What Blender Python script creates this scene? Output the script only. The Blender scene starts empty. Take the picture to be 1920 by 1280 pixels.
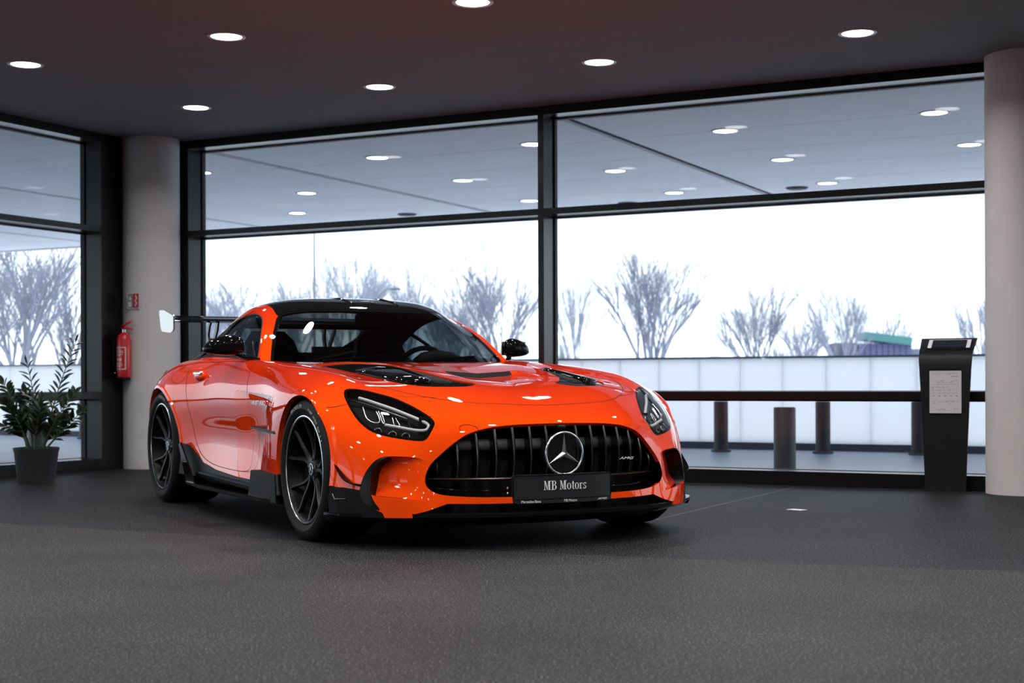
import bpy, bmesh, math, random
import numpy as np
from mathutils import Vector, Matrix, Euler
C = bpy.context.collection
S = bpy.context.scene
PI = math.pi
# ------------------------------------------------------------------ camera, world, exposure
CAMH = 0.7593
cam = bpy.data.cameras.new('camera'); co = bpy.data.objects.new('camera', cam); C.objects.link(co)
co.location = (0, 0, CAMH); co.rotation_euler = Euler((math.radians(90), 0, 0))
co.rotation_euler = (Matrix.Rotation(math.radians(90), 3, 'X') @ Matrix.Rotation(-0.0035, 3, 'Z')).to_euler()
cam.sensor_width = 36; cam.lens = 36*2741.92/1920; cam.shift_y = (713.97-640)/1920
cam.clip_start = 0.05; cam.clip_end = 400
cam.dof.use_dof = True; cam.dof.focus_distance = 6.95; cam.dof.aperture_fstop = 3.6
S.camera = co
w = bpy.data.worlds.new('overcast sky'); S.world = w; w.use_nodes = True
bg = w.node_tree.nodes['Background']; bg.inputs[0].default_value = (0.90, 0.95, 1.0, 1); bg.inputs[1].default_value = 2.3
S.view_settings.view_transform = 'Standard'; S.view_settings.look = 'None'; S.view_settings.gamma = 1
S.view_settings.use_curve_mapping = False; S.view_settings.exposure = 0.0
LAMP_W = 17.5
# room frame: a along the rear glass wall, b towards it
PH = math.radians(27.3)
def W(a, b, z=0.0):
    return Vector((a*math.cos(PH)+b*math.sin(PH), -a*math.sin(PH)+b*math.cos(PH), z))
ROOM = Matrix.Rotation(-PH, 4, 'Z')
CEIL = 2.91
# ------------------------------------------------------------------ materials
def nodemat(name):
    m = bpy.data.materials.new(name); m.use_nodes = True
    nt = m.node_tree; return m, nt, nt.nodes['Principled BSDF']
def mat(name, col, rough=0.5, metal=0.0, coat=0.0, coatr=0.03, emit=None, es=0.0, spec=0.5, bump=None, vary=None, ior=None, cior=1.5):
    m, nt, p = nodemat(name)
    p.inputs['Base Color'].default_value = (*col, 1); p.inputs['Roughness'].default_value = rough
    p.inputs['Metallic'].default_value = metal; p.inputs['Coat Weight'].default_value = coat
    p.inputs['Coat Roughness'].default_value = coatr; p.inputs['Specular IOR Level'].default_value = spec
    p.inputs['Coat IOR'].default_value = cior
    if ior: p.inputs['IOR'].default_value = ior
    if emit: p.inputs['Emission Color'].default_value = (*emit, 1); p.inputs['Emission Strength'].default_value = es
    tc = None
    if bump or vary:
        tc = nt.nodes.new('ShaderNodeTexCoord')
    if vary:   # (scale, amount)
        n = nt.nodes.new('ShaderNodeTexNoise'); n.inputs['Scale'].default_value = vary[0]; n.inputs['Detail'].default_value = 5
        r = nt.nodes.new('ShaderNodeMapRange'); r.inputs[1].default_value = 0.3; r.inputs[2].default_value = 0.7
        r.inputs[3].default_value = 1-vary[1]; r.inputs[4].default_value = 1+vary[1]
        mx = nt.nodes.new('ShaderNodeMix'); mx.data_type = 'RGBA'; mx.blend_type = 'MULTIPLY'; mx.inputs[0].default_value = 1
        mx.inputs[6].default_value = (*col, 1)
        nt.links.new(tc.outputs['Object'], n.inputs['Vector']); nt.links.new(n.outputs[0], r.inputs[0])
        nt.links.new(r.outputs[0], mx.inputs[7]); nt.links.new(mx.outputs[2], p.inputs['Base Color'])
    if bump:   # (scale, strength)
        n = nt.nodes.new('ShaderNodeTexNoise'); n.inputs['Scale'].default_value = bump[0]; n.inputs['Detail'].default_value = 6
        b = nt.nodes.new('ShaderNodeBump'); b.inputs['Strength'].default_value = bump[1]; b.inputs['Distance'].default_value = 0.01
        nt.links.new(tc.outputs['Object'], n.inputs['Vector']); nt.links.new(n.outputs[0], b.inputs['Height'])
        nt.links.new(b.outputs[0], p.inputs['Normal'])
    return m
def glassmat(name, tint, refl=1.0, rough=0.0, f0=0.04):
    m = bpy.data.materials.new(name); m.use_nodes = True; nt = m.node_tree
    for n in list(nt.nodes): nt.nodes.remove(n)
    o = nt.nodes.new('ShaderNodeOutputMaterial'); mx = nt.nodes.new('ShaderNodeMixShader')
    t = nt.nodes.new('ShaderNodeBsdfTransparent'); g = nt.nodes.new('ShaderNodeBsdfGlossy')
    lw = nt.nodes.new('ShaderNodeLayerWeight'); lw.inputs[0].default_value = 0.5
    pw = nt.nodes.new('ShaderNodeMath'); pw.operation = 'POWER'; pw.inputs[1].default_value = 5
    ma = nt.nodes.new('ShaderNodeMath'); ma.operation = 'MULTIPLY_ADD'; ma.inputs[1].default_value = (1-f0)*refl; ma.inputs[2].default_value = f0*refl
    t.inputs[0].default_value = (*tint, 1); g.inputs[0].default_value = (1, 1, 1, 1); g.inputs['Roughness'].default_value = rough
    nt.links.new(lw.outputs['Facing'], pw.inputs[0]); nt.links.new(pw.outputs[0], ma.inputs[0]); nt.links.new(ma.outputs[0], mx.inputs[0])
    nt.links.new(t.outputs[0], mx.inputs[1]); nt.links.new(g.outputs[0], mx.inputs[2])
    nt.links.new(mx.outputs[0], o.inputs[0]); return m
M = {}
M['paint'] = mat('orange car paint', (0.92, 0.062, 0.003), 0.6, 0.0, 1.0, 0.015, spec=0.0)
M['carbon'] = mat('glossy black carbon', (0.005, 0.005, 0.005), 0.5, 0.0, 1.0, 0.03, spec=0.0, cior=1.22)
M['satin'] = mat('satin black plastic', (0.005, 0.005, 0.006), 0.5, spec=0.12)
M['matte'] = mat('matte black', (0.004, 0.004, 0.004), 0.8, spec=0.2)
M['rubber'] = mat('tyre rubber', (0.006, 0.006, 0.0065), 0.65, spec=0.18, bump=(60, 0.1))
M['rim'] = mat('dark forged wheel', (0.009, 0.009, 0.010), 0.36, 0.35, spec=0.15)
M['lip'] = mat('machined rim lip', (0.55, 0.57, 0.60), 0.25, 1.0)
M['chrome'] = mat('bright chrome', (0.88, 0.89, 0.91), 0.24, 1.0)
M['darkchrome'] = mat('dark chrome', (0.12, 0.12, 0.125), 0.25, 1.0)
M['steel'] = mat('brake disc steel', (0.25, 0.25, 0.26), 0.35, 1.0)
M['beam'] = mat('grey bumper beam', (0.09, 0.09, 0.09), 0.6)
M['drl'] = mat('frosted light guide', (0.55, 0.55, 0.56), 0.4, 0.1)
M['windshield'] = glassmat('windscreen glass', (0.32, 0.36, 0.36), 0.9)
M['sideglass'] = glassmat('tinted side glass', (0.24, 0.30, 0.33), 0.4)
M['lens'] = glassmat('headlight lens', (0.9, 0.9, 0.9), 1.0)
M['mirror'] = mat('mirror glass', (0.8, 0.8, 0.8), 0.02, 1.0)
M['interior'] = mat('black cabin trim', (0.010, 0.010, 0.011), 0.6)
M['tail'] = mat('red tail lamp', (0.35, 0.005, 0.005), 0.2, coat=1)
M['plate'] = mat('black number plate', (0.014, 0.015, 0.017), 0.35)
M['white'] = mat('white lettering', (0.80, 0.80, 0.80), 0.5)
M['frame'] = mat('black window frame', (0.004, 0.004, 0.005), 0.28, spec=0.35)
M['gasket'] = mat('black gasket', (0.006, 0.006, 0.007), 0.6)
M['glass'] = glassmat('window pane', (0.93, 0.96, 0.97), 0.4)
M['ceiling'] = mat('grey ceiling paint', (0.185, 0.192, 0.202), 0.9, bump=(3, 0.02))
M['column'] = mat('grey column paint', (0.57, 0.54, 0.545), 0.75, vary=(4, 0.03), bump=(25, 0.04))
M['wall'] = mat('white wall', (0.22, 0.22, 0.23), 0.8)
M['lamp'] = mat('downlight diffuser', (1, 1, 1), 0.5, emit=(1.0, 0.99, 0.97), es=14)
M['lamp_out'] = mat('canopy downlight diffuser', (1, 1, 1), 0.5, emit=(0.97, 0.99, 1.0), es=6)
M['trimring'] = mat('downlight ring', (0.5, 0.5, 0.5), 0.4)
M['soffit'] = mat('canopy panel', (0.88, 0.90, 0.94), 0.7, vary=(1.2, 0.04))
M['channel'] = mat('canopy channel', (0.05, 0.055, 0.065), 0.7)
M['asphalt'] = mat('grey asphalt', (0.33, 0.36, 0.44), 0.42, bump=(40, 0.12), vary=(0.8, 0.12))
M['fence'], nt_, p_ = nodemat('frosted balustrade panel')
p_.inputs['Base Color'].default_value = (0.80, 0.84, 0.92, 1); p_.inputs['Roughness'].default_value = 0.5
tl_ = nt_.nodes.new('ShaderNodeBsdfTranslucent'); tl_.inputs[0].default_value = (0.97, 0.98, 1.0, 1); mx_ = nt_.nodes.new('ShaderNodeMixShader'); mx_.inputs[0].default_value = 0.86
nt_.links.new(p_.outputs[0], mx_.inputs[1]); nt_.links.new(tl_.outputs[0], mx_.inputs[2]); nt_.links.new(mx_.outputs[0], nt_.nodes['Material Output'].inputs[0])
M['fencecap'] = mat('grey fence rail', (0.20, 0.23, 0.30), 0.5)
M['kerb'] = mat('dark kerb', (0.08, 0.09, 0.12), 0.8)
M['bollard'] = mat('dark bollard', (0.045, 0.04, 0.045), 0.5, vary=(8, 0.2))
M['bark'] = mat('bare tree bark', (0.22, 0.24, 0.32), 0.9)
M['bark_haze'] = mat('hazed far bark', (0.31, 0.34, 0.43), 0.9)  # paler, bluer copy of the bark: haze of distance put into the colour
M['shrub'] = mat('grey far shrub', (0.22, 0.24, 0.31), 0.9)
M['pole'] = mat('galvanised pole', (0.13, 0.14, 0.17), 0.6)
M['bluewall'] = mat('blue grey render', (0.10, 0.11, 0.15), 0.8)
M['teal'] = mat('turquoise sheet', (0.08, 0.24, 0.25), 0.6)
M['violet'] = mat('violet panels', (0.13, 0.13, 0.26), 0.7)
M['stand'] = mat('anthracite powder coat', (0.007, 0.007, 0.008), 0.5, spec=0.25, bump=(300, 0.05))
M['paper'] = mat('paper', (0.60, 0.58, 0.60), 0.8)
M['ink'] = mat('grey ink', (0.22, 0.21, 0.22), 0.8)
M['screenframe'] = mat('white tablet frame', (0.85, 0.85, 0.87), 0.4)
M['screen'] = mat('dark tablet screen', (0.01, 0.012, 0.015), 0.08)
M['red'] = mat('red enamel', (0.50, 0.015, 0.02), 0.3, coat=0.5)
M['signred'] = mat('sign red', (0.45, 0.02, 0.03), 0.5)
M['signwhite'] = mat('sign white', (0.62, 0.60, 0.60), 0.5)
M['signgrey'] = mat('sign grey', (0.22, 0.21, 0.21), 0.5)
M['pot'] = mat('charcoal planter', (0.022, 0.023, 0.024), 0.55)
M['soil'] = mat('dark soil', (0.02, 0.016, 0.012), 0.95)
M['leaf'] = mat('dark green leaf', (0.030, 0.046, 0.026), 0.25, vary=(9, 0.3))
M['stem'] = mat('green stem', (0.05, 0.07, 0.035), 0.45)
# speckled dark floor covering
def floormat(name, base, spk, sp_pos):
    m, nt, p = nodemat(name)
    tc = nt.nodes.new('ShaderNodeTexCoord')
    n = nt.nodes.new('ShaderNodeTexNoise'); n.inputs['Scale'].default_value = 130; n.inputs['Detail'].default_value = 3
    n2 = nt.nodes.new('ShaderNodeTexNoise'); n2.inputs['Scale'].default_value = 1.3; n2.inputs['Detail'].default_value = 6
    r = nt.nodes.new('ShaderNodeValToRGB'); r.color_ramp.elements[0].position = 0.36; r.color_ramp.elements[1].position = sp_pos
    r.color_ramp.elements[0].color = (*[c*0.72 for c in base], 1); r.color_ramp.elements[1].color = (*spk, 1)
    e = r.color_ramp.elements.new(0.55); e.color = (*base, 1)
    mr = nt.nodes.new('ShaderNodeMapRange'); mr.inputs[1].default_value = 0.3; mr.inputs[2].default_value = 0.7; mr.inputs[3].default_value = 0.80; mr.inputs[4].default_value = 1.18
    mx = nt.nodes.new('ShaderNodeMix'); mx.data_type = 'RGBA'; mx.blend_type = 'MULTIPLY'; mx.inputs[0].default_value = 1
    nt.links.new(tc.outputs['Object'], n.inputs['Vector']); nt.links.new(tc.outputs['Object'], n2.inputs['Vector'])
    nt.links.new(n.outputs[0], r.inputs[0]); nt.links.new(n2.outputs[0], mr.inputs[0])
    nt.links.new(r.outputs[0], mx.inputs[6]); nt.links.new(mr.outputs[0], mx.inputs[7]); nt.links.new(mx.outputs[2], p.inputs['Base Color'])
    b = nt.nodes.new('ShaderNodeBump'); b.inputs['Strength'].default_value = 0.8; b.inputs['Distance'].default_value = 0.006
    nt.links.new(n.outputs[0], b.inputs['Height']); nt.links.new(b.outputs[0], p.inputs['Normal'])
    p.inputs['Roughness'].default_value = 0.55; p.inputs['Specular IOR Level'].default_value = 0.075
    return m
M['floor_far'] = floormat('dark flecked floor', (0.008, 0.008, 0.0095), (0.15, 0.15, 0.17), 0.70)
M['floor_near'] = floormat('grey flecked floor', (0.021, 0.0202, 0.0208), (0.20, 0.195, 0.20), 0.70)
# ------------------------------------------------------------------ mesh helpers
def mesh_obj(name, V, F, m, parent=None, smooth=False, mi=None):
    me = bpy.data.meshes.new(name); me.from_pydata([tuple(v) for v in V], [], [tuple(f) for f in F])
    for x in (m if isinstance(m, (list, tuple)) else [m]): me.materials.append(x)
    if mi is not None: me.polygons.foreach_set('material_index', mi)
    if smooth: me.polygons.foreach_set('use_smooth', [True]*len(me.polygons))
    o = bpy.data.objects.new(name, me); C.objects.link(o)
    if parent: o.parent = parent
    return o
def bm_obj(name, bm, m, parent=None, smooth=False, angle=None):
    bmesh.ops.recalc_face_normals(bm, faces=bm.faces)
    me = bpy.data.meshes.new(name); bm.to_mesh(me); bm.free()
    for x in (m if isinstance(m, (list, tuple)) else [m]): me.materials.append(x)
    if smooth or angle:
        me.polygons.foreach_set('use_smooth', [True]*len(me.polygons))
        if angle: me.set_sharp_from_angle(angle=math.radians(angle))
    o = bpy.data.objects.new(name, me); C.objects.link(o)
    if parent: o.parent = parent
    return o
def add_box(bm, lo, hi, bev=0.0, mtx=None, mi=0, seg=1):
    lo = Vector(lo); hi = Vector(hi); c = (lo+hi)/2; d = hi-lo
    r = bmesh.ops.create_cube(bm, size=1, matrix=Matrix.Translation(c) @ Matrix.Diagonal((d.x, d.y, d.z, 1)))
    vs = r['verts']
    if bev:
        es = list({e for v in vs for e in v.link_edges})
        g = bmesh.ops.bevel(bm, geom=es, offset=bev, segments=seg, affect='EDGES', profile=0.5); vs = list({v for f in g['faces'] for v in f.verts} | {v for v in vs if v.is_valid})
    if mtx is not None: bmesh.ops.transform(bm, matrix=mtx, verts=vs)
    if mi:
        for f in {f for v in vs for f in v.link_faces}: f.material_index = mi
    return vs
def add_tube(bm, pts, rad, n=8, cap=True, mi=0, flat=None):
    pts = [Vector(p) for p in pts]; rads = rad if isinstance(rad, (list, tuple)) else [rad]*len(pts)
    rings = []; up = None
    for i, p in enumerate(pts):
        t = (pts[min(i+1, len(pts)-1)]-pts[max(i-1, 0)]).normalized()
        if up is None: up = t.orthogonal().normalized()
        up = (up-t*up.dot(t)).normalized(); s = t.cross(up)
        ring = []
        for k in range(n):
            a = 2*PI*k/n
            ring.append(bm.verts.new(p+(up*math.cos(a)+s*math.sin(a))*rads[i]))
        rings.append(ring)
    fs = []
    for r0, r1 in zip(rings, rings[1:]):
        for k in range(n): fs.append(bm.faces.new((r0[k], r0[(k+1) % n], r1[(k+1) % n], r1[k])))
    if cap: fs.append(bm.faces.new(rings[0][::-1])); fs.append(bm.faces.new(rings[-1]))
    for f in fs: f.material_index = mi
    return rings
def add_prism(bm, poly, z0, z1, mi=0, mtx=None):
    a = [bm.verts.new((x, y, z0)) for x, y in poly]; b = [bm.verts.new((x, y, z1)) for x, y in poly]; n = len(poly)
    fs = [bm.faces.new(a[::-1]), bm.faces.new(b)]
    for i in range(n): fs.append(bm.faces.new((a[i], a[(i+1) % n], b[(i+1) % n], b[i])))
    for f in fs: f.material_index = mi
    if mtx is not None: bmesh.ops.transform(bm, matrix=mtx, verts=a+b)
    return a+b
def add_lathe(bm, prof, n=32, mtx=None, mi=0, a0=0.0, a1=2*PI):
    """prof = [(r, h)] about local z"""
    full = abs(a1-a0-2*PI) < 1e-6; m = n if full else n+1; rings = []
    for r, h in prof:
        rings.append([bm.verts.new((r*math.cos(a0+(a1-a0)*k/n), r*math.sin(a0+(a1-a0)*k/n), h)) for k in range(m)])
    fs = []
    for r0, r1 in zip(rings, rings[1:]):
        for k in range(n): fs.append(bm.faces.new((r0[k], r0[(k+1) % m], r1[(k+1) % m], r1[k])))
    for f in fs: f.material_index = mi
    vs = [v for r in rings for v in r]
    if mtx is not None: bmesh.ops.transform(bm, matrix=mtx, verts=vs)
    bmesh.ops.remove_doubles(bm, verts=vs, dist=1e-6)
def empty(name, loc=(0, 0, 0), rz=0.0, label=None, cat=None, group=None, kind=None):
    o = bpy.data.objects.new(name, None); C.objects.link(o); o.location = loc; o.rotation_euler = (0, 0, rz)
    return tag(o, label, cat, group, kind)
def tag(o, label=None, cat=None, group=None, kind=None):
    if label: o['label'] = label
    if cat: o['category'] = cat
    if group: o['group'] = group
    if kind: o['kind'] = kind
    return o
def copy_tree(o, parent=None):
    c = o.copy(); C.objects.link(c)
    if parent: c.parent = parent
    for ch in list(o.children): copy_tree(ch, c)
    return c
def room_box(name, a0, a1, b0, b1, z0, z1, m, parent=None, bev=0.0, kind=None):
    bm = bmesh.new(); add_box(bm, (a0, b0, z0), (a1, b1, z1), bev, mtx=ROOM)
    o = bm_obj(name, bm, m, parent)
    if kind: o['kind'] = kind
    return o
def text_obj(name, body, size, m, parent, mtx, extrude=0.001, shear=0.0, ax='CENTER', space=1.0, scale=(1, 1)):
    cu = bpy.data.curves.new(name, 'FONT'); cu.body = body; cu.size = size; cu.extrude = extrude; cu.align_x = ax; cu.align_y = 'CENTER'
    cu.shear = shear; cu.space_character = space
    t = bpy.data.objects.new(name, cu); C.objects.link(t)
    dg = bpy.context.evaluated_depsgraph_get(); me = bpy.data.meshes.new_from_object(t.evaluated_get(dg))
    bpy.data.objects.remove(t); bpy.data.curves.remove(cu)
    me.transform(mtx @ Matrix.Diagonal((scale[0], scale[1], 1, 1))); me.materials.clear(); me.materials.append(m)
    o = bpy.data.objects.new(name, me); C.objects.link(o); o.parent = parent
    return o
M['pale'] = mat('pale bounce ground', (0.68, 0.70, 0.76), 0.8, vary=(0.05, 0.08))  # kept bright so the added ground sheet throws light back
M['slat'] = mat('smoked chrome slat', (0.11, 0.11, 0.115), 0.24, 1.0)
M['blade'] = mat('gloss black blade', (0.004, 0.004, 0.004), 0.25, spec=0.2)
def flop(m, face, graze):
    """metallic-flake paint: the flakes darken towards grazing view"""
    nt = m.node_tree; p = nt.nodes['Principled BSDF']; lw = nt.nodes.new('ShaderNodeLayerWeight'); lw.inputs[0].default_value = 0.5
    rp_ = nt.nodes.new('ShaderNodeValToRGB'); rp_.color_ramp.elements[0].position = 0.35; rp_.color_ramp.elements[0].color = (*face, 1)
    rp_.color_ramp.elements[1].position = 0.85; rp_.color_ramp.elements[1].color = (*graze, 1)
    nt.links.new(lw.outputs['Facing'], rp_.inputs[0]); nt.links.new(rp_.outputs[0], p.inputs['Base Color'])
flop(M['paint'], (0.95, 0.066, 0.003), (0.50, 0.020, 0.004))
# ================================================================== THE ROOM (setting)
def arc_split(x):   # border of the darker floor field, world y for a world x
    return 6.515-0.437*x+0.031*x*x+0.0025*x**3
xs = [-16+0.4*k for k in range(76)]
far = [(x, arc_split(max(x, -5))+(-(x+5)*0.75 if x < -5 else 0)) for x in xs]
corners = {k: W(*k) for k in [(-9.4, 10.9), (9, 10.9), (9, -9), (-9.4, -9)]}
# floor: near field and far field as two inlaid coverings on one slab
def clipped(poly, name, m, z):
    bm = bmesh.new(); vs = [bm.verts.new((x, y, z)) for x, y in poly]; bm.faces.new(vs)
    bmesh.ops.triangulate(bm, faces=bm.faces)
    # clip to the room rectangle
    for a, b, nx, ny in ((-9.35, 0, -1, 0), (9, 0, 1, 0), (0, 10.5, 0, 1), (0, -9, 0, -1)):
        p = W(a, b, z); n = W(nx, ny, 0)
        g = bmesh.ops.bisect_plane(bm, geom=bm.verts[:]+bm.edges[:]+bm.faces[:], plane_co=p, plane_no=n, clear_outer=True)
    o = bm_obj(name, bm, m); o['kind'] = 'structure'
    for p in o.data.polygons:
        if p.normal.z < 0: p.flip()
    return o
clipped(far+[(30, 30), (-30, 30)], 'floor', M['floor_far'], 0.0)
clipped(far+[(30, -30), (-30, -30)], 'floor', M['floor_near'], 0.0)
# faint joints in the near covering
def seam(pts, wd, m):
    bm = bmesh.new()
    for p, q in zip(pts, pts[1:]):
        p = Vector((*p, 0)); q = Vector((*q, 0)); s = (q-p).normalized().cross(Vector((0, 0, 1)))*wd/2
        bm.faces.new([bm.verts.new(v+Vector((0, 0, 0.0012))) for v in (p-s, q-s, q+s, p+s)])
    o = bm_obj('floor_joint', bm, m, None); o['kind'] = 'structure'; return o
M['joint'] = mat('floor joint', (0.045, 0.042, 0.044), 0.8)
M['jointl'] = mat('pale floor joint', (0.11, 0.11, 0.12), 0.6)
seam([(-1.317, 3.754), (-1.153, 4.096), (-0.942, 4.439), (-0.662, 5.02), (-0.41, 5.48), (0.35, 5.25), (0.95, 4.754), (1.332, 4.577)], 0.006, M['joint'])
seam([(0.782, 7.978), (2.0, 10.35)], 0.008, M['jointl'])
# ceiling slab with a hole-free plain sheet
room_box('ceiling', -9.35, 9, -9, 10.55, CEIL, CEIL+0.12, M['ceiling'], kind='structure')
room_box('wall_right', 9.0, 9.2, -9, 10.55, 0, CEIL, M['wall'], kind='structure')
room_box('wall_rear', -9.35, 9, -9.2, -9.0, 0, CEIL, M['wall'], kind='structure')
# ---- glazed wall builder. run along 'a' (axis 0) or 'b' (axis 1); depth grows outwards
def glazed(axis, inner, posts, lo, hi, n0):
    """posts = list of (start, end) of full-height mullions along the run; bars between them"""
    D = 0.185; G = 0.20; L = 0.012
    def bx(name, s0, s1, d0, d1, z0, z1, m, parent=None, bev=0.0):
        if axis == 0: return room_box(name, s0, s1, inner+d0, inner+d1, z0, z1, m, parent, bev)
        return room_box(name, inner-d1, inner-d0, s0, s1, z0, z1, m, parent, bev)
    # one continuous frame: mullions and bars
    wname = 'wall_back' if axis == 0 else 'wall_left'
    root = empty(wname, kind='structure')
    for s0, s1 in posts: bx('mullion', s0, s1, 0, D+0.06, 0, CEIL, M['frame'], root, 0.002)
    k = n0
    for (p0, p1), (q0, q1) in zip(posts, posts[1:]):
        win = empty('window_%d' % k, kind='structure'); k += 1
        for z0, z1, nm in ((0, 0.102, 'sill_bar'), (0.615, 0.677, 'rail'), (2.058, 2.108, 'transom'), (2.84, CEIL, 'head_bar')):
            bx(nm, p1, q0, 0, D, z0, z1, M['frame'], win, 0.0015)
        for z0, z1 in ((0.102, 0.615), (0.677, 2.058), (2.108, 2.84)):
            bx('pane', p1+0.002, q0-0.002, D+0.010, D+0.030, z0+0.001, z1-0.001, M['glass'], win)
            # gasket beads round each pane
            bm = bmesh.new()
            def bb(s0, s1, za, zb):
                if axis == 0: add_box(bm, (s0, inner+D, za), (s1, inner+D+0.045, zb), mtx=ROOM)
                else: add_box(bm, (inner-D-0.045, s0, za), (inner-D, s1, zb), mtx=ROOM)
            bb(p1, p1+L, z0, z1); bb(q0-L, q0, z0, z1); bb(p1, q0, z1-L, z1); bb(p1, q0, z0, z0+0.004)
            bm_obj('gasket', bm, M['gasket'], win)
    return k
nxt = glazed(0, 10.28, [(-8.66, -8.555), (-5.074, -5.023), (-1.55, -1.50), (2.05, 2.10), (5.6, 5.65), (8.95, 9.0)], 0, 0, 1)
glazed(1, -8.95, [(-9.0, -8.95), (-5.05, -5.0), (-1.45, -1.4), (2.2, 2.25), (5.95, 6.0), (9.61, 9.90)], 0, 0, nxt)
# corner filler panels behind the round column
room_box('trim_1', -9.15, -8.66, 10.28, 10.465, 0, CEIL, M['frame'], kind='structure')
room_box('trim_2', -9.135, -8.95, 9.90, 10.28, 0, CEIL, M['frame'], kind='structure')
def column(x, y, r, label):
    bm = bmesh.new()
    add_lathe(bm, [(0.0, 0), (r, 0), (r, 0.4), (r, 1.2), (r, 2.2), (r, CEIL), (0, CEIL)], 96)
    o = bm_obj('column', bm, M['column'], None, angle=40); o.location = (x, y, 0)
    tag(o, label, 'column')
    return o
column(-3.205, 13.0, 0.252, 'round grey column in the glass corner, carrying a fire extinguisher')
column(3.41, 9.72, 0.252, 'round grey column at the right edge, beside the information stand')
# ---- downlights
def downlight(x, y, z, r, lampmat, label, group, watts=None, name='ceiling_downlight'):
    t = empty(name, (x, y, z), 0, label, 'ceiling light', group)
    bm = bmesh.new(); add_lathe(bm, [(r*0.90, -0.001), (r*0.97, -0.006), (r*1.12, -0.004), (r*1.14, 0.0), (r*1.0, 0.0)], 40)
    bm_obj('trim_ring', bm, M['trimring'], t, True)
    bm = bmesh.new(); add_lathe(bm, [(0, -0.002), (r*0.90, -0.002), (r*0.90, -0.0005), (0, -0.0005)], 40)
    bm_obj('diffuser', bm, lampmat, t)
    if watts:
        l = bpy.data.lights.new('downlight_beam', 'AREA'); l.shape = 'DISK'; l.size = r*1.7; l.energy = watts; l.color = (1.0, 0.98, 0.96)
        l.spread = math.radians(150)
        lo = bpy.data.objects.new('downlight_beam', l); C.objects.link(lo); lo.parent = t; lo.location = (0, 0, -0.012)
    return t
rowname = {9.05: 'far row by the glass', 7.28: 'second row from the glass', 5.5: 'third row from the glass', 3.7: 'fourth row from the glass', 1.9: 'fifth row', 0.1: 'sixth row', -1.7: 'seventh row'}
vis = {(-7.45, 7.28): 'interior downlight at far left, lowest in its row', (-7.45, 9.05): 'interior downlight nearest the corner column',
       (-5.75, 7.28): 'interior downlight left of centre, large, second row from the glass', (-5.75, 9.05): 'interior downlight above the car wing side, far row by the glass',
       (-4.0, 7.28): 'interior downlight cut by the top edge, near centre', (-4.0, 9.05): 'interior downlight right of the mullion, far row by the glass',
       (-2.25, 9.05): 'interior downlight at upper right, near the right column'}
for b in (9.05, 7.28, 5.5, 3.7, 1.9, 0.1, -1.7, -5.0):
    for i, a in enumerate((-7.45, -5.75, -4.0, -2.25, -0.5, 1.25, 3.0, 6.0)):
        if (b < 1 and i % 2) or (a, b) == (-0.5, 9.05): continue
        p = W(a, b); lab = vis.get((a, b))
        downlight(p.x, p.y, CEIL, 0.105, M['lamp'], lab or 'interior ceiling downlight above and behind the camera, out of view', None if lab else 'interior downlights out of view', LAMP_W)
# ================================================================== OUTSIDE
gbm = bmesh.new(); q = 140
gbm.faces.new([gbm.verts.new(v) for v in ((-q, -60, -0.02), (q, -60, -0.02), (q, 200, -0.02), (-q, 200, -0.02))])
tag(bm_obj('ground', gbm, M['asphalt']), kind='structure')
gbm = bmesh.new(); add_box(gbm, (-90, 17.9, -0.06), (60, 180, -0.005), mtx=ROOM); bm_obj('bounce_ground', gbm, M['pale'])['kind'] = 'structure'  # unseen pale sheet behind the fence, added to bounce light onto the canopy soffit
# canopy soffit: panels between dark channels, edge fascia
can = empty('canopy', kind='structure')
CZ = 2.95
chs = [-16.36, -12.63, -8.95, -5.22, -1.5, 2.2]
def panel(a0, a1, b0, b1):
    bm = bmesh.new(); add_box(bm, (a0, b0, CZ), (a1, b1, CZ+0.03), mtx=ROOM); bm_obj('panel', bm, M['soffit'], can)
bj = [10.62, 11.13, 12.26, 13.40, 14.55, 15.68, 16.8, 17.72]
for c0, c1 in zip([-20.1]+chs, chs+[6.0]):
    for b0, b1 in zip(bj, bj[1:]):
        panel(c0+0.06, c1-0.06, b0+0.006, b1-0.006)
for b0, b1 in zip([-9, -6.0, -3.0, 0, 3.0, 5.4, 6.6, 7.75, 8.87, 9.99], [-6.0, -3.0, 0, 3.0, 5.4, 6.6, 7.75, 8.87, 9.99, 10.62]):
    for c0, c1 in ((-16.36, -12.63), (-12.63, -9.22)):
        panel(c0+0.06, c1-(0.06 if c1 < -10 else 0), b0+0.006, b1-0.006)
room_box('canopy_deck', -20.1, 6, 10.62, 17.75, CZ+0.035, CZ+0.40, M['channel'], can)
room_box('canopy_deck', -16.5, -9.25, -9, 10.62, CZ+0.035, CZ+0.40, M['channel'], can)
room_box('fascia', -20.1, 6, 17.75, 17.80, CZ-0.02, CZ+0.45, M['soffit'], can)
cl = [(-11.18, 15.6), (-7.73, 12.12), (-7.79, 13.94), (-6.03, 12.12), (-7.96, 15.9), (-6.04, 14.07), (-4.22, 12.28), (-6.14, 16.04), (-4.27, 14.15), (-4.34, 16.08), (-2.42, 12.27), (-2.46, 14.09), (-9.9, 12.1), (-9.9, 14.0)]
cn = ['smallest canopy downlight at left, just above the transom outside', 'canopy downlight outside, nearest row, left bay middle', 'canopy downlight outside, left bay, right of middle',
      'canopy downlight half hidden by the mullion, upper one', 'canopy downlight half hidden by the mullion, lower one', 'canopy downlight just right of the mullion, beyond the first channel',
      'large canopy downlight right of the dark channel', 'canopy downlight low right of the mullion above the transom', 'canopy downlight outside, right bay middle height', 'canopy downlight outside, right bay, lowest',
      'large canopy downlight at upper right near the column', 'canopy downlight outside touching the right column edge', 'canopy downlight behind the left column', 'canopy downlight behind the left column, farther']
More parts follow.
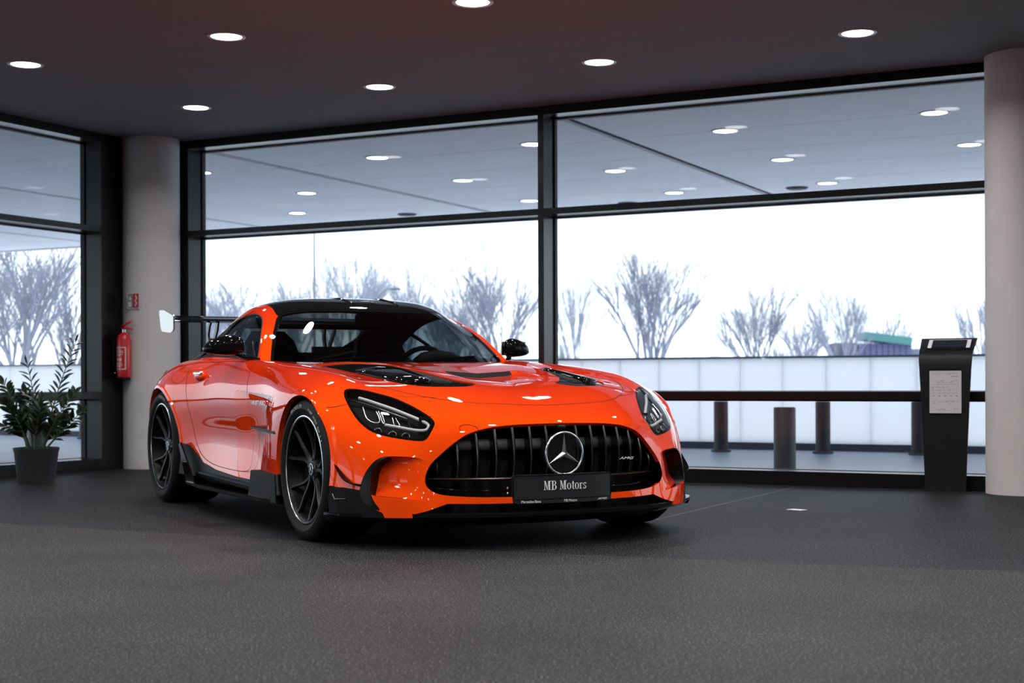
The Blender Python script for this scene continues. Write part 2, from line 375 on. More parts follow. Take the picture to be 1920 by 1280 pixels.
for (a, b), nme in zip(cl, cn):
    p = W(a, b); downlight(p.x, p.y, CZ-0.002, 0.115, M['lamp_out'], nme, None, None, 'canopy_downlight')
for px_, (a, b) in (('dark vent in the canopy soffit just right of the mullion', (-7.0, 16.7)), ('dark vent in the canopy soffit, right bay', (-4.75, 16.3)), ('dark vent in the canopy soffit, left bay', (-10.0, 16.4))):
    p = W(a, b); bm = bmesh.new(); add_lathe(bm, [(0, -0.02), (0.11, -0.018), (0.13, 0), (0, 0)], 24)
    o = bm_obj('soffit_vent', bm, M['channel'], None, True); o.location = (p.x, p.y, CZ); tag(o, px_, 'vent')
# fence of pale panels parallel to the rear glass wall
fen = empty('perimeter_fence', W(-8, 15.85), 0, 'long low fence of pale blue-white panels across the forecourt', 'fence')
FM = Matrix.Translation(-W(-8, 15.85)) @ ROOM
a = -19.0
while a < 3.5:
    bm = bmesh.new(); add_box(bm, (a+0.004, 15.85, 0.06), (a+0.486, 15.89, 1.0), 0.003, mtx=FM); bm_obj('panel', bm, M['fence'], fen); a += 0.49
bm = bmesh.new(); add_box(bm, (-19, 15.84, 1.0), (3.5, 15.90, 1.025), mtx=FM); bm_obj('top_rail', bm, M['fencecap'], fen)
bm = bmesh.new(); add_box(bm, (-19, 15.83, -0.02), (3.5, 15.92, 0.06), mtx=FM); bm_obj('kerb', bm, M['kerb'], fen)
for (x, y), d, lab in [((2.273, 16.218-0.3), 0.155, 'dark bollard outside at left of the three, by the fence'), ((2.301, 12.35), 0.185, 'nearest and largest dark bollard outside the glass'),
                       ((3.283, 15.649-0.2), 0.155, 'dark bollard outside at right of the three, by the fence'), ((4.20, 15.1), 0.155, 'dark bollard outside, mostly hidden by the information stand'),
                       ((-5.905, 20.2), 0.15, 'dark bollard outside the left window by its right jamb'), ((-4.55, 14.0), 0.17, 'dark bollard outside the left window behind the plant')]:
    bm = bmesh.new(); add_lathe(bm, [(0, -0.02), (d/2, -0.02), (d/2, 0.52), (d/2-0.006, 0.53), (0, 0.532)], 32)
    bmesh.ops.translate(bm, verts=bm.verts, vec=(0, 0, 0))
    t = empty('bollard', (x, y, 0), 0, lab, 'bollard')
    bm_obj('post', bm, M['bollard'], t, angle=50)
    bm = bmesh.new(); add_lathe(bm, [(0, -0.02), (d/2+0.03, -0.02), (d/2+0.03, 0.0), (d/2, 0.004), (0, 0.004)], 24); bm_obj('base_ring', bm, M['kerb'], t, angle=50)
# ---- bare trees
def tree(px, d, top, wd, seed, m, label, lean=0.0, lev=5, group=None, split=3):
    """px: picture column used only to choose the bearing; d distance, top height, wd crown width"""
    rnd = random.Random(seed); bm = bmesh.new()
    def grow(p, dr, ln, r, lv):
        n = 4 if lv > 2 else (3 if lv > 1 else 2); pts = [p]; q = p; v = dr.copy()
        for i in range(n):
            v = (v+Vector((rnd.uniform(-1, 1), rnd.uniform(-1, 1), rnd.uniform(-.4, .7)))*0.13).normalized(); q = q+v*ln/n; pts.append(q)
        add_tube(bm, pts, [r*(1-0.35*i/n) for i in range(n+1)], 5 if lv > 3 else 3, False)
        if lv <= 0: return
        for k in range(split):
            s = n-k % 2 if k < 2 else rnd.randrange(1, n+1); a_ = rnd.uniform(0, 2*PI) if k else math.atan2(v.y, v.x)+rnd.uniform(-.5, .5)
            ax = Vector((math.cos(a_), math.sin(a_)*.8, rnd.uniform(-.1, .4)))
            nd = (v*1.0+ax*rnd.uniform(0.35, 0.75)+Vector((0, 0, 0.12))).normalized()
            grow(pts[s], nd, ln*rnd.uniform(0.66, 0.84), r*0.63, lv-1)
    nl = 6; a0 = rnd.uniform(0, 1)
    for k in range(nl):
        a_ = a0+2*PI*k/nl; tl = rnd.uniform(.35, .95) if k else .1
        grow(Vector((0, 0, .10+.25*rnd.random())), Vector((math.cos(a_)*tl+lean, math.sin(a_)*tl, 1)).normalized(), rnd.uniform(.7, .95), 0.050, lev-1)
    zs = np.percentile([v.co.z for v in bm.verts], 98); xx = [v.co.x for v in bm.verts]; xw = np.percentile(xx, 96)-np.percentile(xx, 4)
    for v in bm.verts: v.co.z *= top/zs; v.co.x *= wd*.86/xw; v.co.y *= wd*.86/xw
    o = bm_obj('tree_branches', bm, m, None)
    t = empty('bare_tree', ((px-960)/2741.92*d, d, -0.02), 0, label, 'tree', group); o.parent = t; o.name = 'branches'
    bm = bmesh.new(); add_tube(bm, [(0, 0, 0), (lean*0.2, 0, top*0.16)], [top*0.022, top*0.016], 10); bm_obj('trunk', bm, m, t)
    return t
def H_at(py, d): return CAMH+(714-py)/2741.92*d
B1, B2 = M['bark'], M['bark_haze']
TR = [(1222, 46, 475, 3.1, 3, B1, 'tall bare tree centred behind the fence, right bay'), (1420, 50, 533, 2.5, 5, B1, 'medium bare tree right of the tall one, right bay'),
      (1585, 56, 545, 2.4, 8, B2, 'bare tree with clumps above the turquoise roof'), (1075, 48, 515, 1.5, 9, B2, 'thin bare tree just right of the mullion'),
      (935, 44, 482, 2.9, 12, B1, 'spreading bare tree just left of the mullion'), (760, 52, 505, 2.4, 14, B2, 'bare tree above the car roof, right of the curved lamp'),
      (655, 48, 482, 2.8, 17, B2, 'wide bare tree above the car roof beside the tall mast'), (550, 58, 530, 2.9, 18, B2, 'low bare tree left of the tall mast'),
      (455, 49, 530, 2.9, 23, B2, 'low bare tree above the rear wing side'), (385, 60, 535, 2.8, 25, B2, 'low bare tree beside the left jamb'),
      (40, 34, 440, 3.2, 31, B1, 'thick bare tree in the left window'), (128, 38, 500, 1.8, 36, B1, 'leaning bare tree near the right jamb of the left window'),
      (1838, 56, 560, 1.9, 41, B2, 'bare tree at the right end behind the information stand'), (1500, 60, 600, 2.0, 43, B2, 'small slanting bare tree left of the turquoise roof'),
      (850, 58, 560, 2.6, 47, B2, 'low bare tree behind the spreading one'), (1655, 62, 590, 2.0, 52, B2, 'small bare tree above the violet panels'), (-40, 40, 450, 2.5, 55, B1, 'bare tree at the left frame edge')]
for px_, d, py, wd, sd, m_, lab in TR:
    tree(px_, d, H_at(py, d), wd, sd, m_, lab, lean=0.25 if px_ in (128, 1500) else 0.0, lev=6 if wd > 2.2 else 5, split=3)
# ---- low far shrubs
def shrub(px, d, py, wd, seed, label):
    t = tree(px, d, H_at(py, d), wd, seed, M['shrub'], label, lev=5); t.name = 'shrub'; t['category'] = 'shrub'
shrub(1330, 53, 664, 1.6, 1, 'low grey shrub peeping over the fence beside the tall tree')
shrub(1460, 64, 650, 1.5, 2, 'rounded grey shrub between the medium and slanting trees')
shrub(1525, 72, 655, 1.8, 4, 'low grey shrub left of the violet panels')
shrub(1060, 60, 640, 1.0, 5, 'dark low shrub just right of the mullion')
shrub(1690, 70, 640, 2.4, 7, 'grey shrub mass right of the turquoise roof')
# ---- far building with turquoise roof and violet front
t = empty('far_building', ((1635-960)/2741.92*58, 58, -0.02), -0.1, 'far low building with slanting turquoise roof and violet panels', 'building')
bm = bmesh.new(); add_box(bm, (-1.5, 0, 0), (-0.55, 2, 2.25), 0.02); bm_obj('grey_house', bm, M['bluewall'], t)
bm = bmesh.new()
for k in range(9): add_box(bm, (-0.5+k*0.23, 0.02, 0), (-0.5+k*0.23+0.21, 1.2, 2.22), 0.01)
bm_obj('violet_wall', bm, M['violet'], t)
bm = bmesh.new(); add_box(bm, (-0.65, -0.3, 2.30), (1.2, 1.5, 2.62), 0.02, mtx=Matrix.Rotation(0.13, 4, 'Y')); bm_obj('roof', bm, M['teal'], t)
bm = bmesh.new(); add_box(bm, (1.25, 0.3, 0), (3.4, 2.2, 2.0), 0.03); bm_obj('side_wing', bm, M['shrub'], t)
# ---- masts
t = empty('lamp_mast', ((590-960)/2741.92*40, 40, 0), 0, 'tall thin mast rising behind the car roof at left', 'mast')
bm = bmesh.new(); add_tube(bm, [(0, 0, 0), (0, 0, 3), (0, 0, 5.6)], [0.035, 0.03, 0.022], 8); bm_obj('pole', bm, M['pole'], t, True)
t = empty('street_lamp', ((700-960)/2741.92*42, 42, 0), 0, 'street lamp with curved arm above the car roof', 'street lamp')
bm = bmesh.new(); add_tube(bm, [(0, 0, 0), (0, 0, 2.4), (0.05, 0, 2.9), (0.2, 0, 3.25), (0.42, 0, 3.42), (0.6, 0, 3.42)], [.03, .026, .024, .022, .02, .02], 8); bm_obj('pole', bm, M['pole'], t, True)
bm = bmesh.new(); add_box(bm, (0.5, -0.06, 3.38), (0.8, 0.06, 3.44), 0.02); bm_obj('lamp_head', bm, M['kerb'], t)
# ------------------------------------------------------------------ car body surface data
# ---------- smooth surface patches from control nets (car frame: x forward from front axle, y half width, z up)
def spl_matrix(t, te):
    """matrix of a natural cubic spline through knots t evaluated at te"""
    n = len(t); h = np.diff(t); A = np.zeros((n, n)); B = np.zeros((n, n))
    A[0, 0] = A[-1, -1] = 1
    for i in range(1, n - 1):
        A[i, i-1] = h[i-1]; A[i, i] = 2*(h[i-1]+h[i]); A[i, i+1] = h[i]
        B[i, i-1] = 6/h[i-1]; B[i, i] = -6/h[i-1]-6/h[i]; B[i, i+1] = 6/h[i]
    M = np.linalg.solve(A, B); E = np.zeros((len(te), n)); I = np.eye(n)
    for k, x in enumerate(te):
        i = min(max(int(np.searchsorted(t, x)-1), 0), n-2)
        a = (t[i+1]-x)/h[i]; b = (x-t[i])/h[i]
        E[k] = a*I[i]+b*I[i+1]+((a**3-a)*M[i]+(b**3-b)*M[i+1])*h[i]**2/6
    return E
class Patch:
    def __init__(s, net, smooth=(0.0, 0.0), sub=(12, 10)):
        P = np.array(net, float); s.n, s.m = P.shape[:2]
        def knots(Q):
            d = np.sqrt(np.linalg.norm(np.diff(Q, axis=0), axis=2)).mean(axis=1)
            return np.concatenate([[0], np.cumsum(d)])
        s.tu = knots(P); s.tv = knots(P.transpose(1, 0, 2))
        def sm(Q, t, lam):
            n = len(t); D = np.zeros((n-2, n))
            for i in range(1, n-1):
                a, b = t[i]-t[i-1], t[i+1]-t[i]
                D[i-1, i-1] = 1/a; D[i-1, i+1] = 1/b; D[i-1, i] = -1/a-1/b
            W = np.eye(n); W[0, 0] = W[-1, -1] = 1000
            return np.linalg.solve(W+lam*D.T@D, np.tensordot(W, Q, 1).reshape(n, -1)).reshape(Q.shape)
        if smooth[0]: P = sm(P, s.tu, smooth[0])
        if smooth[1]: P = sm(P.transpose(1, 0, 2), s.tv, smooth[1]).transpose(1, 0, 2)
        s.P = P
        ue = np.linspace(0, s.n-1, (s.n-1)*sub[0]+1); ve = np.linspace(0, s.m-1, (s.m-1)*sub[1]+1)
        s.ue, s.ve = ue, ve
        s.G = s.ev(ue, ve)
    def ev(s, ue, ve):
        Eu = spl_matrix(s.tu, np.interp(ue, range(s.n), s.tu)); Ev = spl_matrix(s.tv, np.interp(ve, range(s.m), s.tv))
        return np.einsum('ai,bj,ijk->abk', Eu, Ev, s.P)
    def at(s, u, v):
        return s.ev(np.array([u]), np.array([v]))[0, 0]
BODY = [
 # j0 centre, j1, j2 dome, j3 valley, j4 fender inner, j5 crest, j6 upper side, j7 mid, j8 low, j9 sill
 [(.79,0,.15),(.78,.2,.15),(.76,.42,.15),(.69,.60,.15),(.63,.74,.15),(.535,.85,.15),(.46,.90,.15),(.40,.94,.15),(.36,.96,.15),(.33,.97,.15)],
 [(.79,0,.24),(.777,.2,.24),(.755,.42,.24),(.67,.60,.245),(.625,.74,.25),(.525,.85,.26),(.44,.91,.25),(.385,.945,.23),(.35,.962,.21),(.325,.972,.19)],
 [(.79,0,.35),(.776,.2,.35),(.745,.42,.355),(.65,.60,.36),(.60,.74,.37),(.50,.85,.38),(.40,.92,.37),(.355,.953,.33),(.335,.966,.28),(.32,.975,.23)],
 [(.79,0,.45),(.775,.2,.45),(.727,.42,.46),(.63,.60,.47),(.555,.74,.48),(.455,.85,.49),(.36,.925,.48),(.325,.958,.43),(.318,.970,.35),(.312,.977,.27)],
 [(.772,0,.555),(.755,.2,.555),(.69,.42,.56),(.575,.60,.57),(.49,.73,.575),(.39,.84,.585),(.30,.925,.57),(.285,.962,.52),(.29,.974,.42),(.30,.98,.31)],
 [(.66,0,.626),(.645,.21,.629),(.58,.42,.637),(.46,.60,.65),(.39,.725,.655),(.30,.83,.66),(.235,.925,.635),(.235,.965,.60),(.262,.978,.49),(.29,.982,.35)],
 [(.45,0,.710),(.44,.23,.716),(.39,.42,.725),(.30,.60,.725),(.24,.72,.72),(.18,.825,.725),(.14,.93,.69),(.16,.970,.66),(.23,.982,.56),(.28,.985,.38)],
 [(.14,0,.768),(.13,.25,.787),(.10,.42,.787),(.05,.60,.765),(.02,.72,.775),(.00,.82,.785),(-.01,.935,.735),(.0,.985,.69),(.03,.985,.5),(.05,.985,.3)],
 [(-.25,0,.818),(-.25,.29,.833),(-.26,.43,.833),(-.27,.60,.795),(-.28,.72,.815),(-.29,.825,.822),(-.3,.93,.775),(-.3,.98,.70),(-.30,.985,.50),(-.3,.985,.20)],
 [(-.55,0,.845),(-.55,.32,.856),(-.55,.46,.852),(-.55,.60,.825),(-.55,.72,.838),(-.55,.825,.845),(-.55,.91,.80),(-.55,.955,.70),(-.55,.965,.5),(-.55,.965,.20)],
 [(-.85,0,.864),(-.85,.33,.866),(-.85,.47,.865),(-.85,.60,.85),(-.85,.72,.858),(-.85,.82,.862),(-.85,.885,.815),(-.85,.925,.69),(-.85,.912,.48),(-.85,.93,.20)],
 [(-1.2,0,.87),(-1.2,.24,.87),(-1.2,.44,.87),(-1.2,.60,.872),(-1.2,.72,.879),(-1.2,.81,.880),(-1.2,.875,.83),(-1.2,.92,.68),(-1.2,.898,.46),(-1.2,.93,.20)],
 [(-1.6,0,.88),(-1.6,.24,.88),(-1.6,.44,.885),(-1.6,.60,.89),(-1.6,.72,.895),(-1.6,.81,.893),(-1.6,.87,.845),(-1.6,.918,.68),(-1.6,.893,.46),(-1.6,.93,.20)],
 [(-1.95,0,.89),(-1.95,.24,.89),(-1.95,.44,.895),(-1.95,.60,.90),(-1.95,.71,.905),(-1.95,.80,.897),(-1.95,.875,.84),(-1.95,.928,.68),(-1.95,.910,.46),(-1.95,.935,.20)],
 [(-2.3,0,.89),(-2.3,.24,.89),(-2.3,.44,.90),(-2.3,.60,.905),(-2.3,.72,.91),(-2.3,.825,.893),(-2.3,.915,.835),(-2.3,.97,.70),(-2.3,.965,.48),(-2.3,.96,.20)],
 [(-2.63,0,.89),(-2.63,.24,.89),(-2.63,.43,.90),(-2.63,.59,.91),(-2.63,.71,.91),(-2.63,.83,.885),(-2.63,.925,.825),(-2.63,.992,.72),(-2.63,1.005,.5),(-2.63,.99,.20)],
 [(-2.95,0,.89),(-2.95,.22,.89),(-2.95,.40,.90),(-2.95,.55,.905),(-2.95,.67,.90),(-2.95,.77,.87),(-2.95,.86,.815),(-2.95,.93,.71),(-2.95,.96,.5),(-2.95,.95,.20)],
 [(-3.25,0,.89),(-3.25,.2,.89),(-3.25,.38,.90),(-3.25,.50,.90),(-3.25,.60,.89),(-3.25,.69,.86),(-3.25,.77,.80),(-3.25,.83,.70),(-3.25,.85,.5),(-3.25,.85,.28)],
 [(-3.5,0,.87),(-3.5,.2,.87),(-3.49,.34,.875),(-3.47,.44,.87),(-3.45,.52,.86),(-3.43,.60,.83),(-3.42,.67,.78),(-3.40,.73,.68),(-3.40,.75,.5),(-3.40,.75,.32)],
]
HOUSE = [
 [(-.85,0,.862),(-.88,.3,.862),(-.97,.50,.864),(-1.19,.715,.872),(-1.22,.775,.874),(-1.24,.79,.868),(-1.26,.80,.860)],
 [(-1.08,0,1.02),(-1.11,.28,1.02),(-1.21,.48,1.02),(-1.38,.645,1.03),(-1.42,.705,1.03),(-1.42,.75,.95),(-1.42,.80,.87)],
 [(-1.32,0,1.175),(-1.35,.27,1.172),(-1.45,.44,1.165),(-1.59,.57,1.145),(-1.63,.64,1.128),(-1.62,.725,1.01),(-1.60,.80,.875)],
 [(-1.6,0,1.25),(-1.62,.26,1.245),(-1.70,.42,1.235),(-1.80,.54,1.21),(-1.84,.61,1.178),(-1.85,.705,1.04),(-1.85,.81,.88)],
 [(-1.95,0,1.272),(-1.95,.26,1.267),(-2.0,.41,1.252),(-2.07,.525,1.222),(-2.1,.595,1.178),(-2.1,.705,1.04),(-2.12,.82,.885)],
 [(-2.3,0,1.245),(-2.3,.25,1.238),(-2.32,.40,1.218),(-2.35,.515,1.175),(-2.36,.59,1.128),(-2.37,.71,1.0),(-2.38,.825,.88)],
 [(-2.65,0,1.18),(-2.65,.25,1.17),(-2.65,.40,1.145),(-2.65,.52,1.10),(-2.65,.59,1.055),(-2.65,.70,.955),(-2.65,.80,.87)],
 [(-2.95,0,1.10),(-2.95,.25,1.09),(-2.95,.40,1.06),(-2.95,.52,1.01),(-2.95,.59,.975),(-2.95,.67,.92),(-2.95,.75,.865)],
 [(-3.3,0,.99),(-3.3,.24,.985),(-3.3,.37,.965),(-3.3,.47,.935),(-3.3,.53,.915),(-3.3,.59,.885),(-3.3,.64,.85)],
 [(-3.53,0,.92),(-3.53,.2,.915),(-3.52,.33,.90),(-3.5,.42,.885),(-3.48,.48,.875),(-3.47,.53,.86),(-3.45,.58,.83)],
]
BAKED = {'headlight': [(5.74, 5.2), (5.93, 5.11), (6.02, 4.98), (5.97, 4.62), (5.88, 4.25), (5.65, 3.85), (5.39, 3.5), (5.06, 3.21), (4.76, 3.01), (4.42, 2.85), (4.15, 2.78), (3.96, 2.79), (3.65, 2.91), (3.36, 3.02), (3.19, 3.14), (3.15, 3.27), (3.19, 3.72), (3.26, 4.18), (3.34, 4.51), (3.46, 4.75), (3.71, 4.98), (4.07, 5.16), (4.54, 5.26), (5.05, 5.29), (5.45, 5.27)],
 'vent': [(10.05, 3.21), (9.88, 2.19), (8.98, 1.09), (7.85, 1.59), (7.3, 1.57), (6.56, 1.3), (6.44, 0.91), (6.34, 0.92), (6.16, 1.27), (6.1, 1.82), (6.09, 2.29), (6.19, 2.61), (6.5, 2.87), (7.16, 2.9), (7.84, 2.9), (8.99, 2.97), (9.52, 3.09)],
 'blade_out': [(2.39, 4.5), (2.24, 4.73), (2, 4.94), (1.67, 5.18), (1.34, 5.37), (1.1, 5.46), (0.89, 5.46), (0.66, 5.35), (0.48, 5.1), (0.35, 4.88), (0.29, 4.69)],
 'blade_in': [(2.45, 4.21), (2.3, 4.51), (2.11, 4.71), (1.8, 4.89), (1.47, 4.97), (1.14, 5.02), (0.8, 4.95), (0.58, 4.84), (0.32, 4.67)],
 'drl': [(5.45, 4.75), (5.2, 4.32), (4.93, 3.86), (4.58, 3.46), (4.23, 3.09), (4.05, 2.94), (3.87, 2.95), (3.69, 3.06), (3.69, 3.35), (3.82, 3.79), (3.9, 4.24)],
 'drl2': [(5.49, 5.12), (5.28, 4.8), (5.05, 4.37), (4.73, 3.92), (4.38, 3.44)],
 'lens1': [(4.94, 4.79), (4.33, 4.84), (4.03, 4.72), (4.02, 4.36), (4.71, 4.38)],
 'lens2': [(4.75, 4.29), (4.05, 4.32), (4.01, 4.23), (4.66, 4.23)],
 'lens3': [(4.43, 3.9), (3.96, 3.96), (3.93, 3.75), (4.41, 3.81)],
 'lens4': [(4.18, 3.46), (3.88, 3.47), (3.88, 3.41)],
 'rings': [(3.55, 4.54), (3.46, 4.07), (3.41, 3.67)],
 'flap': [(8.34, 2.88), (8.12, 2.36), (7.6, 1.94), (7.14, 2.01), (6.39, 2.02), (6.33, 2.15), (6.48, 2.71), (7.13, 2.84), (7.87, 2.8)],
 'mesh': [(7.68, 1.71), (7.06, 1.62), (6.41, 1.42), (6.32, 1.83), (6.44, 1.95), (7.12, 1.96)]}
# ================================================================== THE CAR
YAW = 0.4903
car = empty('sports_car', (-0.1339, 7.4205, 0), YAW-PI/2, 'orange two-door sports coupe with black roof, large rear wing and upright-slat grille', 'car')
PB = Patch(BODY, (.002, .001), (16, 14)); PH_ = Patch(HOUSE, (0, 0), (16, 12))
def pnorm(P, u, v):
    e = 0.02; a = P.at(min(u+e, P.n-1), v)-P.at(max(u-e, 0), v); b = P.at(u, min(v+e, P.m-1))-P.at(u, max(v-e, 0))
    n = np.cross(b, a); n /= np.linalg.norm(n)+1e-12
    return n
_ns = 1.0
if pnorm(PB, 12, 7)[1] < 0: _ns = -1.0
def on(P, u, v, off=0.0):
    return P.at(u, v)+pnorm(P, u, v)*_ns*off
def chaikin(pts, n=2, closed=True):
    p = np.array(pts, float)
    for _ in range(n):
        q = []
        m = len(p)
        for i in range(m if closed else m-1):
            a, b = p[i], p[(i+1) % m]; q += [a*.75+b*.25, a*.25+b*.75]
        if not closed: q = [p[0]]+q+[p[-1]]
        p = np.array(q)
    return p
def sdf(P, poly):
    """signed distance of points P (n,2) to a closed polygon, negative inside"""
    poly = np.asarray(poly, float); d = np.full(len(P), 1e9); ins = np.zeros(len(P), bool)
    for i in range(len(poly)):
        a, b = poly[i], poly[(i+1) % len(poly)]; e = b-a; w_ = P-a
        t = np.clip((w_@e)/max(e@e, 1e-12), 0, 1); d = np.minimum(d, np.linalg.norm(w_-t[:, None]*e, axis=1))
        c = ((a[1] > P[:, 1]) != (b[1] > P[:, 1])) & (P[:, 0] < (b[0]-a[0])*(P[:, 1]-a[1])/(b[1]-a[1] if b[1] != a[1] else 1e-12)+a[0])
        ins ^= c
    return np.where(ins, -d, d)
class Sheet:
    def __init__(s, P):
        G = P.G; nu, nv = G.shape[:2]; U, Vv = np.meshgrid(P.ue, P.ve, indexing='ij')
        s.V = [tuple(r) for r in np.concatenate([G, U[..., None], Vv[..., None]], -1).reshape(-1, 5)]
        s.F = [[i*nv+j, (i+1)*nv+j, (i+1)*nv+j+1, i*nv+j+1] for i in range(nu-1) for j in range(nv-1)]
        s.T = [0]*len(s.F)
    def val(s, fn): return fn(np.array(s.V))
    def cut(s, fn):
        d = s.val(fn); d = np.where(np.abs(d) < 2e-4, 0, d); d = list(d); new = {}; F2 = []; T2 = []
        for f, t in zip(s.F, s.T):
            ds = [d[i] for i in f]
            if min(ds) >= 0 or max(ds) <= 0: F2.append(f); T2.append(t); continue
            pos, neg = [], []
            n = len(f)
            for k in range(n):
                i, j = f[k], f[(k+1) % n]
                if d[i] >= 0: pos.append(i)
                if d[i] <= 0: neg.append(i)
                if d[i]*d[j] < 0:
                    key = (min(i, j), max(i, j))
                    if key not in new:
                        q = d[key[0]]/(d[key[0]]-d[key[1]]); a, b = s.V[key[0]], s.V[key[1]]
                        s.V.append(tuple(a[c]+(b[c]-a[c])*q for c in range(5))); d.append(0.0); new[key] = len(s.V)-1
                    pos.append(new[key]); neg.append(new[key])
            for g in (pos, neg):
                if len(g) >= 3: F2.append(g); T2.append(t)
        s.F, s.T = F2, T2
    def mark(s, fn, tag_, only=(0,)):
        A = np.array(s.V); cen = np.array([A[f].mean(0) for f in s.F]); d = fn(cen)
        for k in np.nonzero(d < 0)[0]:
            if s.T[k] in only: s.T[k] = tag_
    def region(s, fn, tag_, only=(0,)):
        s.cut(fn); s.mark(fn, tag_, only)
    def part(s, tags, sides, flange=0.014, disp=None, off=0.0, flip=False):
        """vertices, faces of the faces with these tags for the given sides (+1 left, -1 right)"""
        fs = [f for f, t in zip(s.F, s.T) if t in tags]; used = sorted({i for f in fs for i in f}); rm = {u: k for k, u in enumerate(used)}
        A = np.array([s.V[u] for u in used]); X = A[:, :3].copy(); fs = [[rm[i] for i in f] for f in fs]
        N = np.zeros_like(X)
        for f in fs:
            n = np.cross(X[f[1]]-X[f[0]], X[f[2]]-X[f[0]])
            if len(f) > 3: n = n+np.cross(X[f[2]]-X[f[0]], X[f[3]]-X[f[0]])
            for i in f: N[i] += n
        N /= np.linalg.norm(N, axis=1)[:, None]+1e-12
        if (N[:, 1]*np.sign(X[:, 1]+.01)+N[:, 2]*1.0+N[:, 0]*0.3).mean() < 0: N = -N; fs = [f[::-1] for f in fs]
        if disp is not None: X = disp(A, X, N)
        X = X+N*off
        cen = len(sides) == 2
        if flange:
            ec = {}
            for f in fs:
                for k in range(len(f)):
                    e = (f[k], f[(k+1) % len(f)]); ec[e] = 1
            bd = [e for e in ec if (e[1], e[0]) not in ec and not (abs(X[e[0], 1]) < 1e-4 and abs(X[e[1], 1]) < 1e-4)]
            idx = {}
            ext = []
            for i, j in bd:
                for k in (i, j):
                    if k not in idx: idx[k] = len(X)+len(ext); ext.append(X[k]-N[k]*(flange(A[k:k+1])[0] if callable(flange) else flange))
            if ext: X = np.vstack([X, ext])
            fs = fs+[[j, i, idx[i], idx[j]] for i, j in bd]
        V, F = [], []
        for sd in sides:
            base = len(V); m = []
            for k, p in enumerate(X):
                if cen and sd == sides[1] and abs(p[1]) < 1e-5: m.append(('c', k))
                V.append((p[0], p[1]*sd, p[2]))
            for f in fs:
                g = [base+i for i in f]
                if cen and sd == sides[1]: g = [(i-base) if abs(X[i-base][1]) < 1e-5 else i for i in g]
                F.append(g if sd > 0 else g[::-1])
        return V, F
def part_obj(sh, name, tags, m, parent, sides=(1, -1), **kw):
    V, F = sh.part(tags, list(sides), **kw)
    o = mesh_obj(name, V, F, m, parent, True)
    bm = bmesh.new(); bm.from_mesh(o.data); lo = [v for v in bm.verts if not v.link_faces]; bmesh.ops.delete(bm, geom=lo, context='VERTS')
    bm.to_mesh(o.data); bm.free(); o.data.set_sharp_from_angle(angle=math.radians(38)); return o
def pairs(sh, name, tags, m, parent, **kw):
    return [part_obj(sh, name, tags, m, parent, sides=(sd,), **kw) for sd in (-1, 1)]
XZ = lambda A: A[:, [0, 2]]
XY = lambda A: A[:, [0, 1]]
YZ = lambda A: A[:, [1, 2]]
UV = lambda A: A[:, [3, 4]]
def masked(f, cond):
    return lambda A: np.where(cond(A), f(A), 0.5)
def ell(A, cx, cz, rx, rz):
    x, z = (A[:, 0]-cx)/rx, (A[:, 2]-cz)/rz; return (np.sqrt(x*x+z*z)-1)*min(rx, rz)
ARF = (-.008, .341, .345, .354); ARR = (-2.625, .355, .388, .368)
def arch(A): return np.where(A[:, 4] > 5.8, np.minimum(ell(A, *ARF), ell(A, *ARR)), 0.5)
sb = Sheet(PB)
sb.region(arch, 9)
sb.cut(lambda A: arch(A)-0.020); sb.cut(lambda A: arch(A)-0.026)
CAB = chaikin([(-.93, -.3), (-.93, 0), (-.96, .3), (-1.04, .48), (-1.25, .68), (-1.35, .745), (-1.6, .76), (-2.1, .77), (-2.4, .775), (-2.65, .75), (-2.95, .69), (-3.25, .56), (-3.36, .4), (-3.36, 0), (-3.36, -.3)], 1)
sb.region(masked(lambda A: sdf(XY(A), CAB), lambda A: A[:, 4] < 6), 9)
BK = {k: np.array(v) for k, v in BAKED.items()}
hl = chaikin(BK['headlight']*[.11, .13], 2)
sb.region(lambda A: sdf(UV(A)*[.11, .13], hl), 4)
GR = chaikin([(-.3, .565), (0, .565), (.153, .563), (.26, .559), (.363, .548), (.448, .523), (.487, .498), (.535, .459), (.577, .419), (.606, .39), (.627, .356), (.637, .321), (.635, .292), (.615, .267), (.579, .251), (.526, .244), (.436, .239), (.281, .235), (0, .232), (-.3, .232)], 2)
front = lambda A: (A[:, 3] < 6.0) & (A[:, 4] < 5.3)
sb.region(masked(lambda A: sdf(YZ(A), GR), front), 9)
LO = [(-.3, .207), (.281, .207), (.551, .211), (.636, .180), (.70, .165), (.70, .05), (-.3, .05)]
sb.region(masked(lambda A: sdf(YZ(A), LO), front), 9)
VT = chaikin(BK['vent']*[.3, .17], 2)
sb.region(lambda A: sdf(UV(A)*[.3, .17], VT), 5)
INT = chaikin([(.760, .424), (.698, .421), (.640, .412), (.62, .37), (.625, .31), (.60, .255), (.58, .222), (.633, .222), (.757, .240), (.852, .246), (.868, .277), (.862, .316), (.851, .356), (.832, .391), (.808, .413), (.775, .423)], 1)
sb.region(masked(lambda A: sdf(YZ(A), INT), lambda A: (A[:, 3] < 3.4) & (A[:, 4] < 5.6)), 6)
BL = np.array(list(BK['blade_out'])+list(BK['blade_in'][::-1])); BLs = chaikin(BL*[.1, .12], 1)
sb.region(lambda A: sdf(UV(A)*[.1, .12], BLs), 7, (0, 6))
CO = np.array([(2.3, 8.7), (2.15, 8.2), (2.0, 7.9), (1.5, 7.0), (1.25, 6.1), (1.10, 5.46), (.89, 5.46), (.655, 5.35), (.476, 5.1), (.35, 4.88), (.2, 4.6), (-.5, 4.4), (-.5, 9.5), (2.2, 9.5)])
sb.region(lambda A: sdf(UV(A)*[.1, .12], CO*[.1, .12]), 8)
